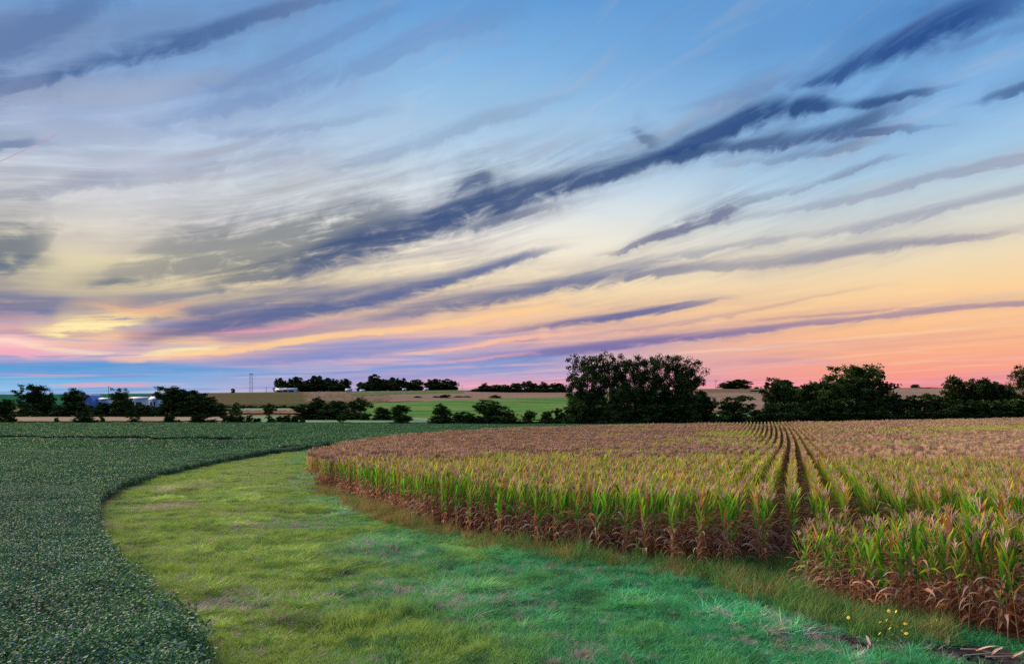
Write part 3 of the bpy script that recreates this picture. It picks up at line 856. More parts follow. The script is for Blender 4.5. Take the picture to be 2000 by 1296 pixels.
# the 300 that show largest: nearest plants on the open sides of the field
edge = corn_front
de = np.where(ck > 0, ((cx_ - H0[0]) * hn[0] + (cy_ - H0[1]) * hn[1]) * 0.8, dist_poly(cx_, cy_, edge))
u_ = cx_ / cy_
show = (u_ > -0.75) & (u_ < 0.752) & (de < 2.4) & (cy_ > 12)
order = np.argsort(np.where(show, cy_ + de * 1.5, 1e6))[:300]
single = np.zeros(n, bool); single[order] = True
rest = ~single
scatter('corn_crop', np.column_stack([cx_, cy_, cz])[rest], crz[rest], np.column_stack([hw, hw, hs])[rest], cv_[rest], whole_me,
        'near rows of ripening corn with yellow tips and tan tassels', 'corn')
for rank, i in enumerate(order):
    hl = ck[i] > 0
    P = part_me[cv_[i]]
    o = empty('corn_plant', (cx_[i], cy_[i], cz[i]), crz[i], (hw[i], hw[i], hs[i]))
    o.rotation_euler = (rng.normal(0, 0.06), rng.normal(0, 0.06), crz[i])
    pp = 1000 + F * cx_[i] / cy_[i]
    tt_ = (cx_[i] - H0[0]) * hn[0] + (cy_[i] - H0[1]) * hn[1]
    if hl:
        lab = ('corn plant in the front end row behind the yellow flowers and bare soil' if tt_ < 0.4 else 'corn plant in the second end row, just behind the front one' if tt_ < 1.15 else 'corn plant in the inner end rows, mostly its top showing')
    else:
        lab = ('ripening corn plant on the outer rows at the far bend of the grass' if pp < 900 else 'ripening corn plant on the outer rows above the lush middle grass' if pp < 1290 else 'ripening corn plant at the row ends behind the weedy corner')
    tag(o, lab, 'corn plant', 'corn: ' + lab.replace('corn plant', '').replace('  ', ' ').strip())
    obj('stalk', P['stalk'], o)
    if rank < 110:
        for l in P['leaf']: obj('leaf', l, o)
    else:
        obj('leaves', P['leaves'], o)
    obj('tassel', P['tassel'], o)
    obj('ear', P['ear'], o)
# distant rows
fx, fy, fr = [], [], []
for c in np.arange(-130, 220, 0.94):
    y = np.arange(NEAR + 0.7, 300, 1.38) + rng.random() * 0.3
    x = row_x(c, y)
    ok = inside(x, y, corn_poly) & (x / y < 0.9)
    fx.append(x[ok]); fy.append(y[ok]); fr.append(np.arctan2(-(SLOPE - 0.00044 * np.maximum(0, y[ok] - 60)), 1.0))
fx, fy, fr = np.concatenate(fx), np.concatenate(fy), np.concatenate(fr)
n = len(fx)
fs = 0.95 + 0.1 * rng.random(n) + 0.10 * (vnoise(fx / 5, fy / 5) - 0.5)
fr = fr + np.where(rng.random(n) < 0.5, math.pi, 0)
# greener stretches: a wet line across the far right, and thin streaks elsewhere
ptop = HOR - F * (land(fx, fy) + 2.2 - EYE) / fy
ppx = 1000 + F * fx / fy
wet = np.abs(ptop - np.interp(ppx, [1500, 1700, 2000, 2300], [848, 841, 834, 830])) < np.interp(ppx, [1560, 1800, 2000], [0, 2.6, 4.5])
wet |= (vnoise(fx / 9 + 70, fy / 9) > 0.80) | ((vnoise(fx / 14 + 20, fy / 25) > 0.55) & (fy > 75) & (fy < 125) & (rng.random(n) < 0.5))
fv = np.where(wet & (rng.random(n) < 0.85), rng.integers(8, 11, n), rng.integers(0, 8, n))
scatter('corn_rows', np.column_stack([fx, fy, land(fx, fy)]), fr, np.column_stack([np.ones(n), np.ones(n), fs]), fv, row_me,
        'distant curving rows of ripening corn with mauve tassels', 'corn')
print('corn near', len(cx_), 'far rows', len(fx))

# ================================================================== soybeans
M['bean'] = leafmat('bean_leaf', None, 0.22, 0.6, 0.12, 0.15, 0.2)
def bean_patch(seed, n, size, leaf, z0, z1, col=False, pale_f=0.12):
    r = np.random.default_rng(seed)
    xy = (r.random((n, 2)) - 0.5) * size
    zz = z0 + (z1 - z0) * r.random(n) ** (0.55 if not col else 1.0)
    zz += 0.10 * (vnoise(xy[:, 0] * 4 / size * size + seed * 9, xy[:, 1] * 4 + 3) - 0.5)
    L = leaf * (0.7 + 0.6 * r.random(n)); Wd = L * 0.42
    a = r.random(n) * 6.283; tl = r.normal(0, 0.55, n); rl = r.normal(0, 0.5, n)
    d = np.column_stack([np.cos(a) * np.cos(tl), np.sin(a) * np.cos(tl), np.sin(tl)])
    s = np.column_stack([-np.sin(a) * np.cos(rl), np.cos(a) * np.cos(rl), np.sin(rl)])
    c = np.column_stack([xy, zz])
    v = np.stack([c - d * L[:, None] * 0.5, c - s * Wd[:, None] - d * L[:, None] * 0.1, c + d * L[:, None] * 0.5, c + s * Wd[:, None] - d * L[:, None] * 0.1], 1).reshape(-1, 3)
    f = np.arange(n * 4).reshape(-1, 4)
    base = np.array((0.085, 0.225, 0.085))
    k = r.random(n)
    cc = base[None] * ((0.55 + 0.9 * r.random(n)) if size < 4 else (0.8 + 0.4 * r.random(n)))[:, None]
    pale_ = k < pale_f  # bluish pale leaves: undersides, and sky glints put into the leaf colour
    cc[pale_] = np.array((0.24, 0.32, 0.37)) * (0.6 + 0.5 * r.random(pale_.sum()))[:, None]
    yl = k > 0.96
    cc[yl] = np.array((0.12, 0.24, 0.05))
    return mesh('bean_patch', v, f, M['bean'], np.repeat(cc, 4, axis=0))
near_b = [bean_patch(i, 720, 1.0, 0.056, 0.40, 0.85) for i in range(6)]
mid_b = [bean_patch(20 + i, 700, 2.0, 0.105, 0.45, 0.85, False, 0.03) for i in range(5)]
far_b = [bean_patch(40 + i, 700, 5.0, 0.27, 0.55, 0.85, False, 0.0) for i in range(5)]
edge_b = [bean_patch(60 + i, 130, 0.45, 0.07, 0.06, 0.82, True) for i in range(6)]
gapA, gapB = hit(-40, 851.5, 0.8), hit(560, 856.5, 0.8)
def in_gap(x, y):
    t = np.clip((x - gapA[0]) / (gapB[0] - gapA[0]), -1, 1.0)
    yc = gapA[1] + (gapB[1] - gapA[1]) * t
    return (np.abs(y - yc) < 6.0 * (1 - sst(x, gapB[0] - 12, gapB[0]))) 
def lay(st, y0, y1, inset):
    X, Y = np.meshgrid(np.arange(-330, 330, st), np.arange(y0, y1, st))
    x, y = X.ravel(), Y.ravel()
    x = x + rng.uniform(-.3, .3, len(x)) * st; y = y + rng.uniform(-.3, .3, len(y)) * st
    ok = inside(x, y, soy_poly) & (np.abs(x / np.maximum(y, 1)) < 0.98) & (y >= y0) & (y < y1)
    x, y = x[ok], y[ok]
    ok = (dist_poly(x, y, soy_edge) > inset) & ~in_gap(x, y)
    return x[ok], y[ok]
pts, rz_, sc_, vi_ = [], [], [], []
for st, y0, y1, ins, off, cnt in ((0.72, 4, 44, 0.42, 0, 6), (1.45, 43, 105, 0.8, 6, 5), (3.5, 103, 262, 2.3, 11, 5)):
    x, y = lay(st, y0, y1, ins)
    hh = 0.88 + 0.2 * vnoise(x / 2.2, y / 2.2) + 0.1 * rng.random(len(x))
    pts.append(np.column_stack([x, y, land(x, y)])); rz_.append(rng.random(len(x)) * 6.283)
    sc_.append(np.column_stack([np.ones(len(x)), np.ones(len(x)), hh])); vi_.append(off + rng.integers(0, cnt, len(x)))
def along(line, st):
    L = []
    for (xa, ya), (xb, yb) in zip(line[:-1], line[1:]):
        d = math.hypot(xb - xa, yb - ya)
        for t in np.arange(0, d, st):
            L.append((xa + (xb - xa) * t / d, ya + (yb - ya) * t / d))
    return np.array(L)
E = along(soy_edge, 0.17)
E = E[E[:, 1] < 130]
for k in range(2):
    j = rng.normal(0, 0.12, E.shape) + 0.5 * (vnoise(E[:, 0] / 1.1, E[:, 1] / 1.1) - 0.55)[:, None] * np.array([0.8, -0.5])
    x, y = E[:, 0] + j[:, 0] - 0.12 - 0.3 * k, E[:, 1] + j[:, 1] + 0.05
    pts.append(np.column_stack([x, y, land(x, y)])); rz_.append(rng.random(len(x)) * 6.283)
    hh = 0.7 + 0.35 * rng.random(len(x)); sc_.append(np.column_stack([np.ones(len(x)), np.ones(len(x)), hh])); vi_.append(16 + rng.integers(0, 6, len(x)))
scatter('soybeans', np.concatenate(pts), np.concatenate(rz_), np.concatenate(sc_), np.concatenate(vi_), near_b + mid_b + far_b + edge_b,
        'dense dark green soybean field with pale undersides and glints coloured into its leaves', 'soybeans')

# the worn margin of bare earth along the beans
mg = along([p for p in soy_edge if p[1] < 125], 0.25)
tn = np.gradient(mg, axis=0); tn /= np.linalg.norm(tn, axis=1)[:, None]
nr_ = np.column_stack([tn[:, 1], -tn[:, 0]])
wdt = 0.15 + 0.55 * vnoise(mg[:, 0] / 2.5, mg[:, 1] / 2.5) * sst(mg[:, 1], 14, 26)
ia, ib = mg - nr_ * 0.5, mg + nr_ * wdt[:, None]
v = np.concatenate([np.column_stack([ia, land(ia[:, 0], ia[:, 1]) + 0.045]), np.column_stack([ib, land(ib[:, 0], ib[:, 1]) + 0.04])])
k = np.arange(len(mg) - 1)
M['margin'] = plain('margin_soil', (0.36, 0.21, 0.17), 0.95, 0.4, 4.0)
tag(obj('soil_margin', mesh('soil_margin', v, np.column_stack([k, k + len(mg), k + len(mg) + 1, k + 1]), M['margin'], smooth=True)), 'thin line of bare reddish soil along the curved bean edge', 'soil', kind='structure')

# ================================================================== grass strip
def blades(seed, n, size, h0, h1, w, lean=0.5, fan=0.0):
    r = np.random.default_rng(seed)
    xy = (r.random((n, 2)) - 0.5) * size
    cl = vnoise(xy[:, 0] * 6 / size + seed * 7, xy[:, 1] * 6 / size)
    h = (h0 + (h1 - h0) * r.random(n)) * (0.5 + 0.9 * cl)
    a = r.random(n) * 6.283; b = r.random(n) * 6.283
    ln = lean * (0.3 + r.random(n))
    sd_ = np.column_stack([np.cos(a), np.sin(a), np.zeros(n)]) * w * (0.6 + 0.8 * r.random(n))[:, None]
    d = np.column_stack([np.cos(b) * ln, np.sin(b) * ln, np.ones(n)])
    d2 = np.column_stack([np.cos(b) * ln * 2.6, np.sin(b) * ln * 2.6, np.ones(n) * 0.85])
    c = np.column_stack([xy, np.zeros(n)])
    m1 = c + d * (h * 0.55)[:, None]; tp = m1 + d2 * (h * 0.5)[:, None]
    v = np.stack([c - sd_, c + sd_, m1 + sd_ * 0.8, m1 - sd_ * 0.8, tp + sd_ * 0.15, tp - sd_ * 0.15], 1).reshape(-1, 3)
    i = np.arange(n)[:, None] * 6
    f = np.concatenate([i + [0, 1, 2, 3], i + [3, 2, 4, 5]])
    return v, f, n
m, q, bs = material('grass_blade')
c = grass_colour(q)
at = q.n('ShaderNodeAttribute', attribute_name='Col')
c = q.mix(1.0, c, at.outputs['Color'], 'MULTIPLY')
q.link(c, bs.inputs['Base Color'])
bs.inputs['Roughness'].default_value = 0.7
bs.inputs['Specular IOR Level'].default_value = 0.08
tr = q.n('ShaderNodeBsdfTranslucent'); q.link(c, tr.inputs[0])
mx = q.n('ShaderNodeMixShader'); mx.inputs[0].default_value = 0.3
q.link(bs.outputs[0], mx.inputs[1]); q.link(tr.outputs[0], mx.inputs[2]); q.link(mx.outputs[0], m.node_tree.nodes['Material Output'].inputs[0])
M['grass'] = m
def grass_patch(seed, n, size, h0, h1, w, lean):
    v, f, n = blades(seed, n, size, h0, h1, w, lean)
    r = np.random.default_rng(seed + 999)
    k = (0.7 + 0.65 * r.random(n))[:, None] * np.ones(3)
    dead = r.random(n) < 0.10
    k[dead] = np.array((1.7, 1.2, 2.6))
    return mesh('grass_patch', v, f, M['grass'], np.repeat(k, 6, axis=0))
g_near = [grass_patch(i, 900, 1.0, 0.08, 0.20, 0.0055, 0.6) for i in range(6)]
g_mid = [grass_patch(30 + i, 1000, 2.0, 0.10, 0.22, 0.011, 0.6) for i in range(4)]
def tuft(seed, tone):
    v, f, n = blades(seed, 90, 0.30, 0.14, 0.30, 0.006, 0.75)
    r = np.random.default_rng(seed + 5)
    rr = np.hypot(v[:, 0], v[:, 1])
    k = (tone * (0.75 + 0.5 * r.random(n)))[:, None] * np.ones(3)
    dead = r.random(n) < 0.12
    k[dead] = np.array((1.8, 1.2, 2.6)) * tone
    return mesh('grass_tuft', v, f, M['grass'], np.repeat(k, 6, axis=0))
g_tuft = [tuft(70 + i, t_) for i, t_ in enumerate((0.5, 0.7, 0.95, 1.25, 1.5, 1.7))]
grass_poly = soy_edge + [hit(640, 874), hit(600, 930)] + corn_front[:-2] + [tuple(H0 - hd * 0.8), tuple(H0), tuple(H0 + hd * 7.5), tuple(H0 + hd * 12), (8, 3), (-6, 3)]
bare = [hit(*q) for q in [(1800, 1268), (1880, 1258), (1990, 1272), (2060, 1300), (1990, 1330), (1880, 1310), (1800, 1296)]]
bare2 = [hit(*q) for q in [(1600, 1240), (1650, 1232), (1720, 1252), (1740, 1285), (1670, 1292), (1620, 1275)]]
pts, rz_, sc_, vi_ = [], [], [], []
for st, y0, y1, off, cnt in ((0.62, 5, 40, 0, 6), (1.2, 39.5, 135, 6, 4)):
    X, Y = np.meshgrid(np.arange(-60, 25, st), np.arange(y0, y1, st))
    x, y = X.ravel(), Y.ravel()
    x = x + rng.uniform(-.35, .35, len(x)) * st; y = y + rng.uniform(-.35, .35, len(x)) * st
    ok = inside(x, y, grass_poly) & (np.abs(x / y) < 0.9) & (dist_poly(x, y, soy_edge) > 0.3)
    x, y = x[ok], y[ok]
    bad = (inside(x, y, bare) | inside(x, y, bare2)) & (rng.random(len(x)) < 0.93)
    x, y = x[~bad], y[~bad]
    nz = vnoise(x / 0.9, y / 0.9); n2 = vnoise(x / 3.5 + 40, y / 3.5)
    hh = 0.25 + 1.5 * nz ** 1.5 * (0.4 + n2)
    pts.append(np.column_stack([x, y, land(x, y)])); rz_.append(rng.random(len(x)) * 6.283)
    sc_.append(np.column_stack([np.ones(len(x)), np.ones(len(x)), hh])); vi_.append(off + rng.integers(0, cnt, len(x)))
X = rng.uniform(-30, 14, 26000); Y = rng.uniform(9, 62, 26000)
wt = vnoise(X / 0.8 + 11, Y / 0.8) * 0.6 + vnoise(X / 2.6, Y / 2.6 + 31) * 0.6
ok = inside(X, Y, grass_poly) & (np.abs(X / Y) < 0.85) & (wt > 0.56) & (dist_poly(X, Y, soy_edge) > 0.2 + 0.5 * vnoise(X / 2.5, Y / 2.5)) & ~inside(X, Y, bare) & ~inside(X, Y, bare2)
X, Y, wt = X[ok], Y[ok], wt[ok]
pts.append(np.column_stack([X, Y, land(X, Y)])); rz_.append(rng.random(len(X)) * 6.283)
sz = (0.45 + 0.7 * rng.random(len(X))) * np.clip(0.35 + 1.6 * (wt - 0.5), 0.3, 1.2)
sc_.append(np.column_stack([sz * 1.5, sz * 1.5, sz]))
tone = np.clip(np.floor(6 * (0.15 + 0.7 * vnoise(X / 1.7 + 50, Y / 1.7) + 0.25 * (rng.random(len(X)) - 0.5))), 0, 5).astype(int)
vi_.append(10 + tone)
scatter('grass', np.concatenate(pts), np.concatenate(rz_), np.concatenate(sc_), np.concatenate(vi_), g_near + g_mid + g_tuft,
        'mown grass strip curving between soybeans and corn', 'grass')

# ---- rank grass and weeds along the foot of the corn
M['weed'] = leafmat('weed_blade', None, 0.25, 0.7, 0.15, 0.25)
def weed(seed, tancol):
    v, f, n = blades(seed, 70, 0.45, 0.35, 0.85, 0.0045, 0.22)
    r = np.random.default_rng(seed)
    a, b = (np.array((0.52, 0.34, 0.15)), np.array((0.30, 0.27, 0.08))) if tancol == 1 else (np.array((0.11, 0.34, 0.10)), np.array((0.26, 0.40, 0.10))) if tancol == 0 else (np.array((0.40, 0.12, 0.13)), np.array((0.34, 0.20, 0.18)))
    c = a + (b - a) * r.random((n, 1))
    return mesh('weed', v, f, M['weed'], np.repeat(c * (0.6 + 0.7 * r.random((n, 1))), 6, axis=0))
weeds = [weed(i, 1) for i in range(4)] + [weed(10 + i, 0) for i in range(4)] + [weed(20 + i, 2) for i in range(2)]
E = along(corn_front[1:-2], 0.16)
px2, py2, vv, hh = [], [], [], []
for k in range(5):
    x, y = E[:, 0] + rng.normal(-0.15 - 0.1 * k, 0.25, len(E)), E[:, 1] + rng.normal(-0.15 - 0.16 * k, 0.25, len(E))
    dens = vnoise(x / 2.2, y / 2.2)
    ok = rng.random(len(x)) < np.clip(dens * 1.5 - 0.15, 0, 1)
    x, y = x[ok], y[ok]
    tanp = np.where(x < -0.5, 0.75, 0.25)
    px2.append(x); py2.append(y); vv.append(np.where(rng.random(len(x)) < tanp, rng.integers(0, 4, len(x)), rng.integers(4, 8, len(x))))
    hh.append((0.95 - 0.13 * k) * (0.6 + 0.6 * rng.random(len(x))))
poly_w = [hit(*q) for q in [(1380, 1130), (1440, 1105), (1560, 1095), (1590, 1165), (1700, 1200), (1760, 1195), (1860, 1225), (1860, 1262), (1760, 1262), (1600, 1225), (1450, 1170)]]
X = rng.uniform(4, 11, 1500); Y = rng.uniform(12, 24, 1500)
ok = inside(X, Y, poly_w); X, Y = X[ok][:420], Y[ok][:420]
px2.append(X); py2.append(Y); vv.append(np.where(rng.random(len(X)) < 0.22, rng.integers(0, 4, len(X)), rng.integers(4, 8, len(X)))); hh.append(0.35 + 0.4 * rng.random(len(X)))
SE = along(soy_edge, 0.22); SE = SE[(SE[:, 1] > 16) & (SE[:, 1] < 110)]
SE = SE[vnoise(SE[:, 0] / 3, SE[:, 1] / 3) > 0.45]
X, Y = SE[:, 0] + rng.normal(0.22, 0.1, len(SE)), SE[:, 1] + rng.normal(-0.05, 0.1, len(SE))
px2.append(X); py2.append(Y); vv.append(rng.integers(8, 10, len(X))); hh.append(0.12 + 0.2 * rng.random(len(X)))
x, y, hh = np.concatenate(px2), np.concatenate(py2), np.concatenate(hh)
scatter('weeds', np.column_stack([x, y, land(x, y)]), rng.random(len(x)) * 6.283, np.column_stack([np.ones(len(x))] * 2 + [hh]), np.concatenate(vv), weeds,
        'tall seeding grasses and weeds along the foot of the corn', 'weeds')

# ================================================================== trees
m, q, bs = material('tree_leaf')
p = position(q)
r = objrand(q)
at = q.n('ShaderNodeAttribute', attribute_name='Col')
c = q.mix(q.noise(p, 0.35, 3), (0.036, 0.068, 0.022), (0.072, 0.108, 0.028))
f = q.mr(r, 0, 1, 0.7, 1.25)
c = q.mix(1.0, c, q.xyz(f, f, f), 'MULTIPLY')
c = q.mix(1.0, c, at.outputs['Color'], 'MULTIPLY')
q.link(c, bs.inputs['Base Color'])
bs.inputs['Roughness'].default_value = 0.75
bs.inputs['Specular IOR Level'].default_value = 0.0
M['tree'] = m
M['bark'] = plain('bark', (0.075, 0.058, 0.045), 0.95, 0.4, 2.0)

def tree_kind(seed, crown0, clumps, per, leaf, lobes, trunk_r, shape='round'):
    """unit tree: height 1, crown width 1 -> (trunk mesh, crown mesh)"""
    r = np.random.default_rng(seed)
    # crown outline: a few big lobes
    cs = []
    lob = []
    for i in range(lobes):
        a = 6.283 * i / lobes + r.random() * 0.8
        zc_ = crown0 + (1 - crown0) * (0.30 + 0.42 * r.random())
        rr = 0.20 * math.sqrt(r.random()) + 0.03
        lob.append((math.cos(a) * rr, math.sin(a) * rr, zc_, 0.20 + 0.12 * r.random(), (1 - crown0) * (0.22 + 0.14 * r.random())))
    lob.append((0.02, 0.0, crown0 + (1 - crown0) * 0.66, 0.24, (1 - crown0) * 0.34))
    if shape == 'bush':
        lob += [(0.16, 0.05, 0.25, 0.3, 0.25), (-0.17, -0.04, 0.28, 0.3, 0.26), (0.22, 0, 0.14, 0.24, 0.16), (-0.22, 0, 0.14, 0.24, 0.16), (0, 0, 0.45, 0.34, 0.4)]
    if shape == 'tall':
        lob += [(0.0, 0, crown0 + (1 - crown0) * 0.28, 0.30, (1 - crown0) * 0.30), (0.1, 0.05, crown0 + 0.1, 0.24, 0.16), (-0.12, 0, crown0 + 0.12, 0.24, 0.16)]
        if crown0 < 0.1: lob += [(0.2, 0, 0.16, 0.22, 0.18), (-0.2, 0, 0.16, 0.22, 0.18), (0, 0, 0.5, 0.36, 0.38)]
    if shape == 'column':
        lob = [(l[0], l[1], crown0 + (1 - crown0) * (0.45 + 0.35 * r.random()), l[3] * 0.75, l[4] * 0.7) for l in lob]
        lob += [(0.21, 0.02, 0.78, 0.17, 0.16), (-0.21, -0.03, 0.80, 0.17, 0.16), (0.24, 0, 0.58, 0.17, 0.14), (-0.24, 0, 0.55, 0.17, 0.14), (0.04, 0.1, 0.86, 0.16, 0.12), (0, 0, 0.35, 0.3, 0.2)]
    lob = np.array(lob)
    while len(cs) < clumps:
        L = lob[r.integers(len(lob))]
        d = r.normal(size=3); d /= np.linalg.norm(d)
        k = (0.45 if shape == 'round' or crown0 > 0.1 else 0.2) + 0.6 * r.random() ** 0.5
        pnt = np.array([L[0] + d[0] * L[3] * k, L[1] + d[1] * L[3] * k, L[2] + d[2] * L[4] * k])
        if crown0 * 0.7 <= max(pnt[2], 0.0) < 0.97: cs.append(pnt)
    cs = np.array(cs)
    cs[:, 2] = np.clip(cs[:, 2], 0.02, None)
    # leaves
    nl = clumps * per
    ci = np.repeat(np.arange(clumps), per)
    rad = (0.045 + 0.055 * r.random(clumps))[ci]
    d = r.normal(size=(nl, 3)); d /= np.linalg.norm(d, axis=1)[:, None]
    k = r.random(nl) ** 0.6
    P = cs[ci] + d * (rad * k)[:, None] * np.array([1.15, 1.15, 0.75])
    P[:, 2] = np.clip(P[:, 2], 0.005, None)
    a = r.normal(size=(nl, 3)); a /= np.linalg.norm(a, axis=1)[:, None]
    b = np.cross(a, r.normal(size=(nl, 3))); b /= np.linalg.norm(b, axis=1)[:, None]
    s = leaf * (0.6 + 0.9 * r.random(nl))[:, None]
    v = np.stack([P - a * s, P - b * s * 0.6, P + a * s, P + b * s * 0.6], 1).reshape(-1, 3)
    f = np.arange(nl * 4).reshape(-1, 4)
    tone = (0.4 + 1.4 * r.random(clumps) ** 1.5)[ci] * (0.8 + 0.4 * r.random(nl))
    col = np.repeat(tone[:, None] * np.ones(3), 4, axis=0)
    # normalise the crown to width 1 and top 1
    wx = np.percentile(np.abs(v[:, 0]), 98) * 2
    crown = (v / np.array([wx, wx, np.percentile(v[:, 2], 99.7)]), f, col)
    cs2 = cs / np.array([wx, wx, np.percentile(v[:, 2], 99.7)])
    # trunk and limbs
    tb = []
    z1 = 0.3 if shape == 'bush' else 0.75 if shape == 'column' else 0.55
    zs = np.linspace(-0.02, z1, 5)
    wob_ = np.cumsum(r.normal(0, 0.012, (5, 2)), axis=0)
    sp_ = np.column_stack([wob_, zs])
    one = np.ones(3)
    tb.append(tube(sp_, np.array([1.35, 1.0, 0.85, 0.7, 0.45]) * trunk_r, one, 7))
    for i in r.choice(clumps, min(clumps, 16), replace=False):
        e = cs2[i]
        b0 = sp_[r.integers(1, 5)] if shape != 'bush' else sp_[r.integers(0, 3)]
        if e[2] < b0[2] + 0.03: b0 = sp_[1]
        midp = (b0 + e) / 2 + np.array([0, 0, -0.03]) + r.normal(0, 0.012, 3)
        tb.append(tube(np.array([b0, midp, e]), np.array([0.5, 0.3, 0.1]) * trunk_r, one, 4))
    t = join(tb)
    return mesh('trunk', t[0], t[1], M['bark'], smooth=True), mesh('crown', crown[0], crown[1], M['tree'], crown[2])

KIND = {
 'cotton': [tree_kind(900 + i, 0.14, 125, 80, 0.0115, 5, 0.016, 'column') for i in range(4)],
 'round': [tree_kind(920 + i, 0.16, 140, 60, 0.017, 5, 0.022, 'round') for i in range(4)],
 'dense': [tree_kind(940 + i, 0.05, 210, 60, 0.018, 6, 0.022, 'tall') for i in range(4)],
 'bush': [tree_kind(960 + i, 0.0, 170, 50, 0.026, 5, 0.02, 'bush') for i in range(4)],
 'far': [tree_kind(980 + i, 0.0, 150, 40, 0.03, 5, 0.022, 'tall') for i in range(5)],
}
_tn = 0
def tree(kind, px, w, top, y, label, group=None, nm=None, cat=None, vi=None):
    """px centre, w width and top row in photo pixels; y = distance"""
    global _tn
    x = (px - 1000.0) / F * y
    z = float(land(x, y))
    h = EYE + (HOR - top) / F * y - z
    wd = w / F * y
    tm, cm = KIND[kind][(_tn if vi is None else vi) % len(KIND[kind])]
    nm = nm or ('shrub' if kind == 'bush' else 'cottonwood_tree' if kind == 'cotton' else 'tree')
    o = empty(nm, (x, y, z - 0.05), rng.uniform(-0.6, 0.6) + (math.pi if _tn % 2 else 0), (wd, wd * 0.95, h))
    tag(o, label, cat or ('shrub' if kind == 'bush' else 'tree'), group)
    obj('trunk', tm, o)
    obj('crown', cm, o)
    _tn += 1
    return o

# ---- the grove of tall cottonwoods
GC = 'tall cottonwoods in the central grove'
tree('cotton', 1146, 76, 694, 250, 'leftmost tall cottonwood of the big grove, sky gaps in its crown', GC)
tree('cotton', 1190, 66, 690, 252, 'tallest cottonwood of the big grove, second from its left end', GC)
tree('cotton', 1230, 60, 696, 256, 'cottonwood in the middle left of the big grove', GC)
tree('cotton', 1266, 58, 696, 249, 'cottonwood at the very centre of the big grove', GC)
tree('cotton', 1306, 66, 693, 253, 'cottonwood right of the centre of the big grove', GC)
tree('cotton', 1346, 70, 702, 250, 'rightmost tall cottonwood of the big grove, rounded shoulder', GC)
GU = 'understory under the cottonwoods'
for px, w, top in ((1132, 48, 748), (1168, 56, 756), (1212, 58, 750), (1256, 56, 756), (1298, 58, 750), (1338, 56, 756), (1364, 42, 764)):
    tree('dense', px, w, top, 246 + (px % 7), 'dark understory tree at the foot of the cottonwood grove', GU)
for px, w, top in ((1120, 40, 786), (1152, 46, 790), (1190, 50, 788), (1228, 50, 792), (1270, 48, 790), (1312, 50, 790), (1350, 40, 788)):
    tree('bush', px, w, top, 242 + (px % 5), 'low dark shrub at the foot of the cottonwood grove', 'low shrubs under the cottonwoods')
tree('bush', 1382, 32, 776, 248, 'narrow dark shrub just right of the cottonwood grove')
tree('bush', 1432, 72, 774, 236, 'round green shrub standing free right of the cottonwood grove')
# ---- right-hand tree line
tree('dense', 1520, 60, 739, 240, 'upright dark tree at the left end of the right tree line')
tree('dense', 1545, 40, 748, 252, 'dark tree tucked behind the upright tree of the right line')
tree('dense', 1572, 54, 752, 244, 'rounded low tree left of the broad crowned tree')
tree('dense', 1594, 34, 746, 247, 'slim pointed tree beside the broad crowned tree')
tree('round', 1640, 84, 716, 236, 'left crown of the broad spreading tree, sky showing through')
tree('round', 1692, 90, 714, 238, 'right crown of the broad spreading tree, sky showing through')
tree('dense', 1622, 60, 755, 232, 'dark tree under the left side of the broad crown')
tree('dense', 1700, 64, 758, 232, 'dark tree under the right side of the broad crown')
GR = 'shrubs under the right tree line'
for px, w, top in ((1508, 44, 786), (1550, 50, 784), (1590, 44, 782), (1635, 52, 778), (1672, 46, 784), (1712, 50, 780)):
    tree('bush', px, w, top, 226 + (px % 5), 'dark shrub at the foot of the right tree line', GR)
tree('bush', 1752, 56, 772, 236, 'green shrub in the gap right of the broad crowned tree')
tree('bush', 1795, 62, 770, 238, 'wide green shrub in the gap before the dark mass')
tree('bush', 1832, 52, 774, 240, 'green shrub at the left foot of the dark mass')
tree('dense', 1872, 62, 736, 240, 'left dome of the dark tree mass near the right edge')
tree('dense', 1908, 60, 740, 238, 'right dome of the dark tree mass near the right edge')
tree('dense', 1946, 54, 746, 240, 'lower tree between the dark mass and the edge tree')
tree('dense', 1972, 40, 752, 236, 'short tree at the foot of the edge tree')
tree('cotton', 2012, 74, 714, 236, 'tall tree cut by the right edge of the view')
for px, w, top in ((1870, 56, 780), (1915, 56, 782), (1960, 56, 780), (2005, 56, 776)):
    tree('bush', px, w, top, 226 + (px % 5), 'dark shrub at the foot of the mass near the right edge', 'shrubs at the right edge')
for k, px in enumerate(range(1480, 2040, 36)):
    tree('bush', px, 46, 800 + (k * 5) % 7, 224, 'low dark brush under the right tree line', 'low brush under the right tree line')
# ---- hill trees on the right
tree('far', 1424, 42, 744, 930, 'left dome of the tree pair on the ridge right of the cottonwoods')
tree('far', 1444, 42, 741, 925, 'right dome of the tree pair on the ridge right of the cottonwoods')
tree('far', 1475, 22, 762, 860, 'small tree right below the ridge tree')
tree('far', 1478, 12, 755, 960, 'tiny tree on the bare ridge')
tree('far', 1787, 15, 750, 980, 'lone tiny round tree on the right ridge')
tree('far', 1815, 34, 756, 960, 'low clump on the right ridge')
tree('far', 1530, 50, 742, 700, 'tree crown showing behind the upright tree')
